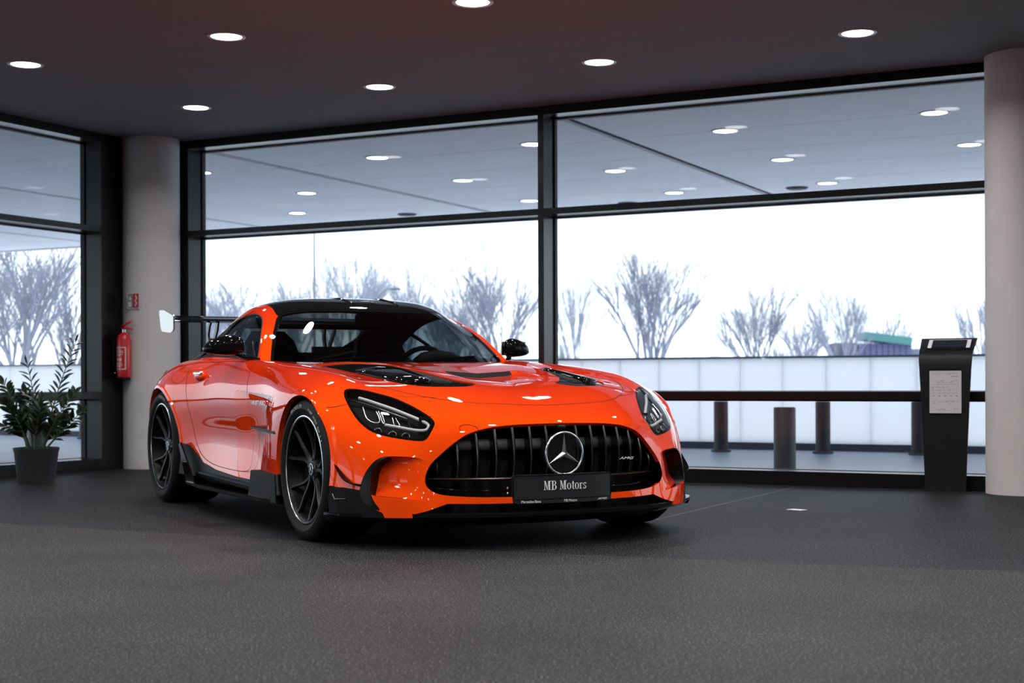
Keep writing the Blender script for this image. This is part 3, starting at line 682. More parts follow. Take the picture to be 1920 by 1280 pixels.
HOODP = chaikin([(.62, -.3), (.62, 0), (.60, .2), (.55, .385), (.455, .51), (.385, .575), (.27, .65), (.156, .697), (.016, .73), (-.3, .745), (-.8, .745), (-1.13, .72), (-1.2, .6), (-1.2, -.3)], 2)
sb.region(masked(lambda A: sdf(XY(A), HOODP), lambda A: A[:, 4] < 5.2), 1)
SLX0, SLX1 = -.060, -.088
slot_m = lambda A: np.abs(A[:, 1])-.185
for x0 in (SLX0, SLX1): sb.cut(masked(lambda A, x0=x0: A[:, 0]-x0, lambda A: A[:, 4] < 1.6))
sb.region(masked(lambda A: np.maximum(np.maximum(A[:, 0]-SLX0, SLX1-A[:, 0]), slot_m(A)), lambda A: A[:, 4] < 1.6), 10, (1,))
DOORP = np.concatenate([chaikin([(-2.21, .885), (-2.226, .837), (-2.175, .787), (-2.115, .646), (-2.057, .506), (-2.02, .395), (-1.913, .316), (-1.688, .278), (-1.345, .27), (-1.04, .27), (-.985, .30), (-.967, .408), (-.99, .595), (-1.063, .758), (-1.097, .821), (-1.14, .90)], 2, False), [(-1.14, 1.0), (-2.2, 1.0)]])
side = lambda A: A[:, 4] > 5.25
sb.region(masked(lambda A: sdf(XZ(A), DOORP), side), 2)
SIL = [(-3.6, .40), (-2.3, .40), (-2.227, .389), (-2.101, .379), (-1.999, .334), (-1.868, .285), (-1.617, .256), (-1.278, .241), (-.913, .230), (-.79, .232), (-.765, .300), (-.2, .298), (-.2, 0), (-3.6, 0)]
sb.region(masked(lambda A: sdf(XZ(A), SIL), lambda A: (A[:, 4] > 6.5) & (A[:, 3] > 7.1)), 11, (0, 2))
FV = chaikin([(-1.29, .717), (-1.10, .710), (-.85, .698), (-.60, .693), (-.50, .690), (-.462, .672), (-.47, .634), (-.53, .545), (-.62, .505), (-.72, .416), (-.785, .30), (-.79, .20), (-1.2, .20), (-1.28, .45)], 2)
sb.region(masked(lambda A: sdf(XZ(A), FV), side), 12, (0,)); sb.region(masked(lambda A: sdf(XZ(A), FV), side), 13, (2,))
BUMP = np.array([(-1, -1), (-1, 9.6), (5.6, 9.6), (5.62, 7.3), (4.99, 5.89), (4.98, 5.32), (5.2, 5.0), (5.6, 3.7), (5.5, 3.37), (5.44, 2.88), (5.45, 2.35), (5.6, 1.0), (5.6, -1)])
sb.region(lambda A: sdf(UV(A)*[.11, .13], BUMP*[.11, .13]), 3, (0,))
def sstep(x, a, b):
    t = np.clip((x-a)/(b-a), 0, 1); return t*t*(3-2*t)
def body_disp(A, X, N):
    X = X.copy(); d = arch(A); X[:, 1] += np.where(d < .5, .007*np.clip((.026-d)/.006, 0, 1), 0)*np.where(A[:, 4] > 5.8, 1, 0)
    return X
def hood_disp(A, X, N):
    X = X.copy(); x, y = A[:, 0], np.abs(A[:, 1]); sd = 1-sstep(y, .165, .235)
    r = np.where(x >= SLX0-1e-6, sstep(-x, -.34, -SLX0), np.where(x <= SLX1+1e-6, 0, (x-SLX1)/(SLX0-SLX1)))
    X[:, 2] -= .021*r*sd*(np.where(A[:, 3] < 12, 1, 0)); return X
def intake_disp(A, X, N):
    X = X.copy(); y, z = A[:, 1], A[:, 2]; k = sstep(y, .625, .80)*(0.45+0.55*sstep(z, .22, .30)); kt = .25+.75*sstep(.425-z, 0.0, .03)
    X[:, 0] -= .11*k*kt; return X
def fv_disp(A, X, N):
    X = X.copy(); X[:, 1] -= .032*sstep(A[:, 0], -1.30, -.62); return X
P_, MP = car, M['paint']
fl_body = lambda A: np.where(arch(A) < .03, .028, .003)
fl_bump = lambda A: np.where(arch(A) < .03, .024, np.where(np.abs(sdf(UV(A)*[.11, .13], hl)) < .03, .0015, .020))
body = part_obj(sb, 'body_shell', (0,), MP, car, disp=body_disp, flange=fl_body)
part_obj(sb, 'hood', (1,), MP, car, disp=hood_disp, flange=0.008)
hoodo = [o for o in car.children if o.name == 'hood'][0]
part_obj(sb, 'hood_slot', (10,), M['matte'], hoodo, disp=hood_disp, flange=0)
part_obj(sb, 'front_bumper', (3,), MP, car, disp=body_disp, flange=fl_bump)
doors = pairs(sb, 'door', (2,), MP, car, flange=0.012)
dv = []
for sd, d in zip((-1, 1), doors):
    dv.append(part_obj(sb, 'door_recess', (13,), MP, d, sides=(sd,), disp=fv_disp, flange=0))
pairs(sb, 'fender_outlet', (12,), MP, car, disp=fv_disp, flange=0)
pairs(sb, 'bumper_intake', (6,), MP, car, disp=intake_disp, flange=0)
pairs(sb, 'intake_blade', (7,), M['blade'], car, flange=0.11, off=0.001)
pairs(sb, 'bumper_corner', (8,), M['satin'], car, flange=0.03, off=0.0015)
pairs(sb, 'side_sill', (11,), M['satin'], car, flange=0.03)
vents = pairs(sb, 'hood_vent', (5,), M['carbon'], car, flange=0, off=-0.006)
# ---- thin ribbons lying on the surface: shut lines
def ribbon(name, P, uvs, sides, parent, m, wd=0.0035, off=0.0012, n=1, disp=None):
    p = chaikin(uvs, n, False); Q = []
    for (u0, v0), (u1, v1) in zip(p, p[1:]):
        k = max(1, int(np.linalg.norm(P.at(u1, v1)-P.at(u0, v0))/0.03))
        for i in range(k): Q.append((u0+(u1-u0)*i/k, v0+(v1-v0)*i/k))
    Q.append(tuple(p[-1])); V = []; F = []
    for sd in sides:
        b = len(V); pts = [on(P, u, v, off) for u, v in Q]; ns = [pnorm(P, u, v)*_ns for u, v in Q]
        for i, (x, nn) in enumerate(zip(pts, ns)):
            t = pts[min(i+1, len(pts)-1)]-pts[max(i-1, 0)]; t = t/(np.linalg.norm(t)+1e-9); s_ = np.cross(t, nn)*wd/2
            for q in (x-s_, x+s_): V.append((q[0], q[1]*sd, q[2]))
        for i in range(len(pts)-1): F.append((b+2*i, b+2*i+1, b+2*i+3, b+2*i+2))
    return mesh_obj(name, V, F, m, parent)
def uv_of(P, pts, plane, vlo=0, vhi=99, ulo=0, uhi=99):
    """nearest surface parameters of points given in a plane projection"""
    U, Vv = np.meshgrid(P.ue, P.ve, indexing='ij'); ok = (Vv >= vlo) & (Vv <= vhi) & (U >= ulo) & (U <= uhi); G = P.G[..., plane]
    out = []
    for q in pts:
        d = np.where(ok, ((G-np.array(q))**2).sum(-1), 9e9); i, j = np.unravel_index(d.argmin(), d.shape); u, v = P.ue[i], P.ve[j]
        for _ in range(4):
            e = 1e-3; f0 = P.at(u, v)[plane]-np.array(q); J = np.stack([(P.at(min(u+e, P.n-1), v)[plane]-f0-np.array(q))/e, (P.at(u, min(v+e, P.m-1))[plane]-f0-np.array(q))/e], 1)
            try: dd = np.linalg.solve(J, -f0)
            except Exception: break
            dd = np.clip(dd, -.2, .2); u = float(np.clip(u+dd[0], 0, P.n-1.01)); v = float(np.clip(v+dd[1], 0, P.m-1.01))
        out.append((u, v))
    return out
GAP = M['matte']
for sd, d in zip((-1, 1), doors):
    ribbon('door_gap', PB, uv_of(PB, DOORP[2:-4:2], [0, 2], 5.2), (sd,), d, GAP)
ribbon('hood_gap', PB, uv_of(PB, [(.62, 0), (.615, .1), (.60, .2), (.55, .385), (.455, .51), (.385, .575), (.27, .65), (.156, .697), (.016, .73), (-.3, .745), (-.8, .745), (-1.10, .725)], [0, 1], 0, 5.2), (1, -1), hoodo, GAP, 0.003)
bump_o = [o for o in car.children if o.name == 'front_bumper'][0]
ribbon('bumper_gap', PB, [(5.66, 7.27), (5.35, 6.6), (4.99, 5.89), (4.98, 5.30)], (1, -1), bump_o, GAP, 0.003)
ribbon('bumper_gap', PB, [(5.51, 3.45), (5.47, 3.2), (5.436, 2.88), (5.45, 2.40)], (1, -1), bump_o, GAP, 0.0022)
tw = [(3.8+.22*math.sin(a)+0.0, 2.10+.19*math.cos(a)) for a in np.linspace(-.3, PI+.3, 14)]
ribbon('tow_cover_gap', PB, tw, (-1,), bump_o, GAP, 0.0022)
fu = [(14.05+.34*math.cos(a), 6.25+.42*math.sin(a)) for a in np.linspace(0, 2*PI, 24)]
ribbon('fuel_door_gap', PB, fu, (-1,), body, GAP, 0.0022)
# ---- hood vents: perforated wedge and inner flap
for sd, vo in zip((-1, 1), vents):
    for nme, key, m_, off in (('vent_mesh', 'mesh', M['matte'], -0.004), ('vent_flap', 'flap', M['carbon'], 0.010)):
        p = chaikin(BK[key], 2); c_ = p.mean(0); V = [on(PB, *(c_), off)]+[on(PB, u, v, off) for u, v in p]
        inner = [on(PB, *(c_+(q-c_)*.5), off+0.004) for q in p]; n = len(p)
        V = [V[0]+pnorm(PB, *c_)*_ns*0.005]+[x for x in inner]+V[1:]+[on(PB, u, v, -0.006) for u, v in p]
        F = [(0, 1+i, 1+(i+1) % n) for i in range(n)]+[(1+i, 1+n+i, 1+n+(i+1) % n, 1+(i+1) % n) for i in range(n)]+[(1+n+i, 1+2*n+i, 1+2*n+(i+1) % n, 1+n+(i+1) % n) for i in range(n)]
        mesh_obj(nme, [(a_[0], a_[1]*sd, a_[2]) for a_ in V], [f if sd > 0 else f[::-1] for f in F], m_, vo, True)
# ---- headlights
for sd in (-1, 1):
    t = part_obj(sb, 'headlight', (4,), M['lens'], car, sides=(sd,), flange=0)
    part_obj(sb, 'lamp_housing', (4,), M['matte'], t, sides=(sd,), off=-0.045, flange=-0.045)
    tr = lambda p: (p[0], p[1]*sd, p[2])
    part_obj(sb, 'lens_border', (4,), M['carbon'], t, sides=(sd,), flange=0.0, off=0.0006).data.clear_geometry()
    bpy.data.objects.remove([o for o in t.children if o.name.startswith('lens_border')][0])
    def strip(name, pts, off, rad, m_, n=8):
        p = chaikin(pts, 2, False); bm = bmesh.new(); add_tube(bm, [tr(on(PB, u, v, off)) for u, v in p], rad, n); return bm_obj(name, bm, m_, t, True)
    strip('daytime_light_guide', BK['drl'], -0.013, 0.0075, M['drl'])
    strip('upper_trim_blade', BK['drl2'], -0.024, 0.004, M['darkchrome'])
    strip('reflector_rim', BK['lens1'], -0.022, 0.0032, M['chrome'], 6)
    strip('reflector_rim', BK['lens2'], -0.022, 0.0025, M['chrome'], 6)
    strip('reflector_rim', BK['lens3'], -0.024, 0.0022, M['chrome'], 6)
    strip('reflector_rim', BK['lens4'], -0.024, 0.0018, M['darkchrome'], 6)
    for u, v in BK['rings']:
        c_ = Vector(tr(on(PB, u, v, -0.022))); nn = Vector(tr(pnorm(PB, u, v)*_ns)); q = nn.to_track_quat('Z', 'Y').to_matrix().to_4x4()
        bm = bmesh.new(); add_lathe(bm, [(.016, .004), (.019, .006), (.020, 0), (.014, -.01), (0, -.016)], 24, mtx=Matrix.Translation(c_) @ q)
        bm_obj('projector_bowl', bm, M['darkchrome'], t, True)
# black outer border on the lens: a ribbon just inside the edge
for o in [o for o in car.children if o.name.startswith('headlight')]:
    sd = -1 if o.name == 'headlight' else 1
    bp_ = BK['headlight']; c_ = bp_.mean(0); ring = [tuple(c_+(q-c_)*0.955) for q in bp_]; ring.append(ring[0])
    ribbon('lens_edge', PB, ring, (sd,), o, M['carbon'], 0.012, 0.0008)
# ---- greenhouse
sh = Sheet(PH_)
WS = np.array([(-1, -1), (-1, 3.16), (.02, 3.16), (1.03, 3.09), (1.78, 2.97), (2.06, 2.84), (2.14, 2.5), (2.07, 1.5), (2.03, .44), (2.02, -1)])
hs = [.28, .19]
sh.region(lambda A: sdf(UV(A)*hs, WS*hs)+0.028, 1); sh.region(lambda A: sdf(UV(A)*hs, WS*hs), 2)
RF = np.array([(1.9, -1), (1.9, 2.80), (2.05, 2.93), (2.3, 2.96), (3.2, 2.93), (4.4, 2.86), (5.2, 2.8), (5.2, -1)])
sh.region(lambda A: sdf(UV(A)*hs, RF*hs), 3)
RG = np.array([(5.2, -1), (5.2, 2.6), (6.2, 2.55), (7.4, 2.5), (8.3, 2.2), (8.4, -1)])
sh.region(lambda A: sdf(UV(A)*hs, RG*hs)+0.02, 4); sh.region(lambda A: sdf(UV(A)*hs, RG*hs), 2)
SW = chaikin(np.array([(.14, 4.95), (.67, 4.27), (1.33, 4.01), (1.67, 3.92), (2.05, 3.90), (2.49, 4.0), (2.94, 4.10), (3.64, 4.27), (4.74, 4.37), (5.7, 4.60), (6.45, 5.0), (6.6, 5.55), (5.5, 5.8), (3, 5.85), (.3, 5.85), (.1, 5.5)]), 1)
sh.region(lambda A: sdf(UV(A)*hs, SW*hs)+0.016, 5); sh.region(lambda A: sdf(UV(A)*hs, SW*hs), 6)
sh.region(lambda A: np.abs(UV(A)[:, 0]-4.65+(UV(A)[:, 1]-5)*.55)*.28-.016, 6, (5,))
part_obj(sh, 'roof_rail', (0,), MP, car, flange=0.012)
part_obj(sh, 'windscreen', (1,), M['windshield'], car, flange=0)
part_obj(sh, 'glass_border', (2,), M['carbon'], car, flange=0.01)
part_obj(sh, 'roof_panel', (3,), M['carbon'], car, flange=0.008, off=0.001)
part_obj(sh, 'rear_window', (4,), M['windshield'], car, flange=0)
for sd, o in zip((-1, 1), pairs(sh, 'side_window', (5,), M['sideglass'], car, flange=0)):
    part_obj(sh, 'window_seal', (6,), M['satin'], o, sides=(sd,), flange=0.012, off=0.001)
part_obj(sh, 'headliner', (0, 3), M['interior'], car, flange=0, off=-0.022)
# roof ribs (two shallow beads on the carbon panel)
bm = bmesh.new()
for sd in (-1, 1):
    add_tube(bm, [(*on(PH_, u, v, 0.0)[:1], on(PH_, u, v)[1]*sd, on(PH_, u, v)[2]) for u, v in [(2.25, .5), (2.6, .52), (3.2, .5), (4.2, .48), (5.0, .45)]], [.004, .010, .010, .010, .006], 10)
bm_obj('roof_bead', bm, M['carbon'], [o for o in car.children if o.name == 'roof_panel'][0], True)
# ---- cabin
cab = bmesh.new()
for sd in (-1, 1): add_box(cab, (-2.95, sd*.765-.01, .14), (-1.22, sd*.765+.01, .87))
add_box(cab, (-3.4, -.76, .12), (-0.85, .76, .16)); add_box(cab, (-3.38, -.60, .70), (-2.75, .60, .845)); add_box(cab, (-2.74, -.70, .14), (-2.68, .70, .955)); add_box(cab, (-2.74, -.66, .95), (-2.68, -.08, .995)); add_box(cab, (-2.74, .08, .95), (-2.68, .66, .995))
add_box(cab, (-1.22, -.76, .14), (-1.16, .76, .80)); bm_obj('cabin_tub', cab, M['interior'], car)
bm = bmesh.new()
prof = [(-.93, .80), (-.97, .858), (-1.12, .872), (-1.35, .872), (-1.46, .85), (-1.50, .78), (-1.45, .60), (-1.0, .60)]
V = []
for y in (-.74, -.37, 0, .37, .74):
    for x, z in prof: V.append(bm.verts.new((x-abs(y)**2*.32*(1 if x > -1.4 else .2), y, z)))
n = len(prof)
for i in range(4):
    for j in range(n): bm.faces.new((V[i*n+j], V[i*n+(j+1) % n], V[(i+1)*n+(j+1) % n], V[(i+1)*n+j]))
dash = bm_obj('dashboard', bm, M['interior'], car, True)
bm = bmesh.new(); add_tube(bm, [(-1.34, .22, .868), (-1.36, .28, .895), (-1.37, .37, .905), (-1.36, .46, .895), (-1.34, .52, .868)], [.03, .04, .045, .04, .03], 12); bm_obj('instrument_hood', bm, M['interior'], dash, True)
bm = bmesh.new(); Rw = Matrix.Translation((-1.60, .37, .80)) @ Matrix.Rotation(math.radians(-68), 4, 'Y')
pts = [Rw @ Vector((.175*math.cos(a), .175*math.sin(a), 0)) for a in np.linspace(0, 2*PI, 33)]
add_tube(bm, pts, .016, 10, False)
for a in (0.0, PI*.62, -PI*.62): add_tube(bm, [Rw @ Vector((0, 0, -.02)), Rw @ Vector((.17*math.cos(a+PI), .17*math.sin(a+PI), 0))], .013, 8)
add_lathe(bm, [(0, .005), (.05, 0), (.055, -.03), (0, -.05)], 20, mtx=Rw); bm_obj('steering_wheel', bm, M['interior'], car, True)
for sd in (-1, 1):
    bm = bmesh.new()
    rows = [(.30, .50, -1.80, .06), (.47, .55, -1.78, .07), (.52, .56, -2.05, .08), (.66, .50, -2.16, .07), (.85, .50, -2.24, .07), (.93, .34, -2.28, .06), (1.02, .30, -2.31, .05), (1.08, .20, -2.33, .035)]
    ring = []
    for z, wd, x, th in rows:
        ring.append([bm.verts.new((x+th*c_*(1.3 if abs(s_) > .9 else 1), sd*.37+wd/2*s_, z)) for c_, s_ in ((1, -1), (.5, -.7), (.3, 0), (.5, .7), (1, 1), (-1, .9), (-1, 0), (-1, -.9))])
    for r0, r1 in zip(ring, ring[1:]):
        for k in range(8): bm.faces.new((r0[k], r0[(k+1) % 8], r1[(k+1) % 8], r1[k]))
    bm.faces.new(ring[0]); bm.faces.new(ring[-1][::-1])
    bm_obj('bucket_seat', bm, M['interior'], car, True)
bm = bmesh.new()
for a, b in (((-2.62, -.56, .86), (-2.62, .56, .86)), ((-2.60, -.60, .80), (-2.42, -.50, 1.12)), ((-2.60, .60, .80), (-2.42, .50, 1.12)), ((-2.42, -.50, 1.12), (-2.42, .50, 1.12)), ((-2.60, -.58, 1.0), (-2.60, 0, .88)), ((-2.60, .58, 1.0), (-2.60, 0, .88))):
    add_tube(bm, [a, b], .02, 10)
bm_obj('roll_cage', bm, M['satin'], car, True)
bm = bmesh.new(); add_box(bm, (-1.50, -.11, 1.10), (-1.47, .11, 1.16), .012); add_tube(bm, [(-1.45, 0, 1.16), (-1.40, 0, 1.20)], .012, 8); bm_obj('interior_mirror', bm, M['interior'], car)
# ---- wheels
def wheel(x, yo, r, wdt, rr, sd, label=None):
    """built with its outer face towards +Y of its own frame, origin at hub"""
    T = Matrix.Translation((x, 0, r)) @ (Matrix.Identity(4) if sd > 0 else Matrix.Diagonal((1, -1, 1, 1)))
    L = Matrix.Rotation(-PI/2, 4, 'X')    # lathe z -> +y
    fl = sd < 0
    def fin(name, bm, m, parent, sm=True, ang=35):
        bmesh.ops.transform(bm, matrix=T, verts=bm.verts); return bm_obj(name, bm, m, parent, sm, ang)
    yi = yo-wdt
    bm = bmesh.new()
    add_lathe(bm, [(rr+.006, yo-.010), (rr-.004, yo-.006), (rr-.010, yo-.012), (rr-.014, yo-.03), (rr-.03, yo-.07), (rr-.045, yo-.16), (rr-.03, yi+.03), (rr+.004, yi+.01)], 72, mtx=L)
    wh = fin('wheel', bm, M['rim'], car)
    bm = bmesh.new(); add_lathe(bm, [(rr-.0035, yo-.0075), (rr+.001, yo-.0035), (rr+.006, yo-.0045), (rr+.0085, yo-.010)], 96, mtx=L); fin('machined_lip', bm, M['lip'], wh)
    bm = bmesh.new(); t_ = yo
    add_lathe(bm, [(rr+.008, yo-.014), (rr+.012, yo-.006), (rr+.025, yo+.002), (r-.050, yo+.008), (r-.030, yo+.004), (r-.014, yo-.008), (r-.004, yo-.024), (r, yo-.05), (r, yo-.09), (r-.004, yo-.094), (r-.004, yo-.102), (r, yo-.106),
                   (r, (yo+yi)/2), (r-.004, (yo+yi)/2-.004), (r-.004, (yo+yi)/2-.012), (r, (yo+yi)/2-.016), (r, yi+.05), (r-.012, yi+.012), (r-.05, yi-.004), (rr+.01, yi+.012)], 96, mtx=L)
    fin('tyre', bm, M['rubber'], wh)
    hubr = .062; yh = yo-.048
    for k in range(10):
        pair = k//2; sgn = -1 if k % 2 == 0 else 1
        base = math.radians(79+72*pair); tip = base+sgn*math.radians(18); root = base+sgn*math.radians(7); mid = base+sgn*math.radians(10.5)
        pts = [(hubr*.75, root, yh, .017, .030), (hubr*1.35, root, yh-.002, .015, .030), (rr*.50, mid, yh+.004, .012, .028), (rr*.62, base+sgn*math.radians(13), yh+.012, .011, .026), (rr*.85, tip, yh+.026, .010, .022), (rr-.012, tip, yo-.014, .011, .018)]
        bm = bmesh.new(); rg = []
        for q, (ra, an, yy, hw, dp) in enumerate(pts):
            c_ = Vector((ra*math.cos(an), yy, ra*math.sin(an))); sdv = Vector((-math.sin(an), 0, math.cos(an)))
            rg.append([bm.verts.new(v) for v in (c_-sdv*hw*.45, c_+sdv*hw*.45, c_+sdv*hw+Vector((0, -dp*.4, 0)), c_+sdv*hw*.8+Vector((0, -dp, 0)), c_-sdv*hw*.8+Vector((0, -dp, 0)), c_-sdv*hw+Vector((0, -dp*.4, 0)))])
        for r0, r1 in zip(rg, rg[1:]):
            for j in range(6): bm.faces.new((r0[j], r0[(j+1) % 6], r1[(j+1) % 6], r1[j]))
        bm.faces.new(rg[0]); bm.faces.new(rg[-1][::-1]); fin('spoke', bm, M['rim'], wh, True, 25)
    bm = bmesh.new(); add_lathe(bm, [(0, yh+.006), (.028, yh+.006), (.031, yh+.002), (.040, yh+.002), (.056, yh-.006), (.062, yh-.02), (.062, yh-.05), (0, yh-.05)], 48, mtx=L)
    fin('hub_cap', bm, M['rim'], wh)
    bm = bmesh.new()
    for k in range(5):
        an = 2*PI*k/5+.3; add_lathe(bm, [(0, yh+.005), (.0075, yh+.005), (.0085, yh-.004)], 12, mtx=Matrix.Translation((.047*math.cos(an), 0, .047*math.sin(an))) @ L)
    fin('wheel_bolts', bm, M['darkchrome'], wh)
    bm = bmesh.new(); R3 = .024
    for k in range(24):
        an = 2*PI*k/24; add_tube(bm, [(.021*math.cos(an), yh+.008, .021*math.sin(an)), (.0255*math.cos(an), yh+.008, .0255*math.sin(an))], .0012, 4)
    add_tube(bm, [(.027*math.cos(a), yh+.007, .027*math.sin(a)) for a in np.linspace(0, 2*PI, 33)], .0015, 6, False)
    for k in range(3):
        an = PI/2+2*PI*k/3; add_tube(bm, [(0, yh+.008, 0), (.016*math.cos(an), yh+.008, .016*math.sin(an))], [.004, .001], 4)
    fin('hub_emblem', bm, M['chrome'], wh)
    bm = bmesh.new(); add_lathe(bm, [(.09, yo-.125), (rr-.065, yo-.125), (rr-.063, yo-.145), (.09, yo-.15), (.0, yo-.12)], 64, mtx=L); fin('brake_disc', bm, M['steel'], wh)
    bm = bmesh.new(); q = []
    for an in np.linspace(math.radians(150), math.radians(215), 8):
        q.append((math.cos(an), math.sin(an)))
    for (c0, s0), (c1, s1) in zip(q, q[1:]):
        rr0, rr1 = rr-.105, rr-.035; vs = []
        for yy in (yo-.085, yo-.165):
            vs.append([bm.verts.new((c_*rad, yy, s_*rad)) for c_, s_, rad in ((c0, s0, rr0), (c0, s0, rr1), (c1, s1, rr1), (c1, s1, rr0))])
        bm.faces.new(vs[0]); bm.faces.new(vs[1][::-1])
        for j in range(4): bm.faces.new((vs[0][j], vs[0][(j+1) % 4], vs[1][(j+1) % 4], vs[1][j]))
    fin('brake_caliper', bm, M['satin'], wh, False)
    return wh
wheels = []
for x, yo, r, wdt, rr in ((0, .978, .341, .285, .2525), (-2.63, .972, .3545, .335, .265)):
    for sd in (-1, 1): wheels.append(wheel(x, yo, r, wdt, rr, sd))
# raised tyre lettering on the two visible wheels
def tyre_text(wh, x, r, yo, body, a_mid, rad, size, sd=-1):
    n = len(body); step = size*.74/rad; bits = []
    for k, ch in enumerate(body):
        if ch == ' ': continue
        a = a_mid-sd*(-1)*(k-(n-1)/2)*step*-1
        a = a_mid-(k-(n-1)/2)*step
        # on the right side (y<0) the viewer sees +x to the right
        p = Vector((x+rad*math.cos(a), -(yo+.0075), r+rad*math.sin(a)))
        m4 = Matrix.Translation(p) @ Matrix.Rotation(-(a-PI/2), 4, 'Y') @ Matrix.Rotation(PI/2, 4, 'X')
        bits.append((ch, m4))
    bm = bmesh.new()
    for ch, m4 in bits:
        o = text_obj('t', ch, size, M['lip'], None, m4, 0.0012); bm.from_mesh(o.data); bpy.data.objects.remove(o)
    return bm_obj('sidewall_lettering', bm, M['lettergrey'], wh)
M['lettergrey'] = mat('grey tyre lettering', (0.32, 0.32, 0.33), 0.6)
tyre_text(wheels[0], 0, .341, .978, 'MICHELIN', math.radians(104), .300, .026)
tyre_text(wheels[0], 0, .341, .978, 'PILOT SPORT CUP 2 R', math.radians(50), .300, .017)
tyre_text(wheels[2], -2.63, .3545, .972, 'MICHELIN', math.radians(80), .312, .024)
# wheel houses and underfloor
for x, z, r in ((-.008, .341, .362), (-2.625, .355, .398)):
    for sd in (-1, 1):
        bm = bmesh.new(); prev = None
        for a in np.linspace(-.25, PI+.25, 28):
            cx, cz = x+r*math.cos(a), z+r*math.sin(a); cur = [bm.verts.new((cx, sd*(.93 if x > -1 and math.cos(a) < .3 else (.885 if x > -1 else .945)), cz)), bm.verts.new((cx, sd*.60, cz)), bm.verts.new((x, sd*.60, z))]
            if prev: bm.faces.new((prev[0], cur[0], cur[1], prev[1])); bm.faces.new((prev[1], cur[1], cur[2]))
            prev = cur
        bm_obj('wheel_house', bm, M['matte'], car)
bm = bmesh.new(); add_prism(bm, [(.70, -.45), (.60, -.60), (.38, -.62), (-.42, -.62), (-.48, -.88), (-2.15, -.88), (-2.2, -.62), (-3.05, -.62), (-3.1, -.70), (-3.4, -.60), (-3.4, .60), (-3.1, .70), (-3.05, .62), (-2.2, .62), (-2.15, .88), (-.48, .88), (-.42, .62), (.38, .62), (.60, .60), (.70, .45)], .115, .15)
bm_obj('underfloor', bm, M['matte'], car)
bm = bmesh.new(); add_box(bm, (-3.46, -.74, .16), (-3.36, .74, .84), .02); bm_obj('rear_panel', bm, M['satin'], car)
# ---- front splitter
half = chaikin([(.84, 0), (.832, .17), (.803, .36), (.757, .50), (.688, .63), (.588, .77), (.475, .905), (.395, .985), (.33, 1.0)], 2, False)
outl = [(x, y) for x, y in half]+[(.31, .99), (.33, .90), (.40, .70), (.40, 0)]
bm = bmesh.new(); V = []
for zz, inset in ((.168, .004), (.163, 0), (.150, .0), (.138, .012), (.128, .03)):
    row = []
    pts = [(x-inset*(1 if x > .42 else 0), y-inset*(1 if y > .6 else 0)*.6) for x, y in outl]
    pts = pts+[(x, -y) for x, y in pts[::-1] if y > 1e-6]
    V.append([bm.verts.new((x, y, zz)) for x, y in pts])
n = len(V[0])
for r0, r1 in zip(V, V[1:]):
    for i in range(n): bm.faces.new((r0[i], r0[(i+1) % n], r1[(i+1) % n], r1[i]))
bm.faces.new(V[0]); bm.faces.new(V[-1][::-1]); bmesh.ops.triangulate(bm, faces=[f for f in bm.faces if len(f.verts) > 4])
bm_obj('splitter', bm, M['carbon'], car, True, 30)
# duct behind the lower opening with two fins
for y in (-.5, -.25, 0, .25, .5):
    bm = bmesh.new(); add_box(bm, (.56, y-.004, .168), (.70-abs(y)*.1, y+.004, .215)); bm_obj('duct_fin', bm, M['satin'], car)
# dark radiator box behind grille, beam, mesh
bm = bmesh.new()
g = [(.66-.30*y*y, y) for y in np.linspace(-.62, .62, 21)]
for (x0, y0), (x1, y1) in zip(g, g[1:]):
    bm.faces.new([bm.verts.new(v) for v in ((x0, y0, .10), (x1, y1, .10), (x1, y1, .60), (x0, y0, .60))])
bm_obj('radiator_screen', bm, M['matte'], car)
bm = bmesh.new()
add_tube(bm, [(.70-.42*y*y, y, .468) for y in np.linspace(-.50, .50, 17)], .027, 16)
bm_obj('bumper_beam', bm, M['beam'], car, True)
gx = lambda y: .785-.30*y*y-.42*y**4*1.2
grille = None
bm = bmesh.new()      # lower lip bar of the grille
L_ = []
for y in np.linspace(-.632, .632, 41):
    x = gx(y)+.004; L_.append([bm.verts.new((x+dx, y, .318+dz)) for dx, dz in ((0, .004), (.004, 0), (0, -.004), (-.05, -.012), (-.05, .004))])
for r0, r1 in zip(L_, L_[1:]):
    for k in range(5): bm.faces.new((r0[k], r0[(k+1) % 5], r1[(k+1) % 5], r1[k]))
grille = bm_obj('grille', bm, M['darkchrome'], car, True, 30)
bm = bmesh.new()      # gloss black surround lip below
add_tube(bm, [(gx(y)-.03, y, .262+.10*max(0, abs(y)-.45)) for y in np.linspace(-.60, .60, 31)], .006, 8); bm_obj('lower_lip', bm, M['carbon'], grille, True)
def slat(y, ztop):
    bm = bmesh.new(); rows = []; s_ = 1 if y > 0 else -1; zb = .322
    for t in np.linspace(0, 1, 13):
        z = zb+(ztop-zb)*t; x = gx(y)-.004+.016*math.sin(PI*min(1, t*1.0))*1.0-.012*(1-t)-.020*t*t
        w0 = .0050+.0035*t; rows.append([bm.verts.new((x+dx, y+dy, z)) for dx, dy in ((0, -w0*.6), (.003, 0), (0, w0*.6), (-.008, w0), (-.06, w0*.7), (-.06, -w0*.7), (-.008, -w0))])
    for r0, r1 in zip(rows, rows[1:]):
        for k in range(7): bm.faces.new((r0[k], r0[(k+1) % 7], r1[(k+1) % 7], r1[k]))
    bm.faces.new(rows[0][::-1]); bm.faces.new(rows[-1]); bm_obj('slat', bm, M['slat'], grille, True, 50)
gtop = lambda y: np.interp(abs(y), [0, .15, .26, .36, .45, .487, .535, .577, .606, .63], [.562, .560, .556, .545, .519, .494, .455, .415, .386, .34])
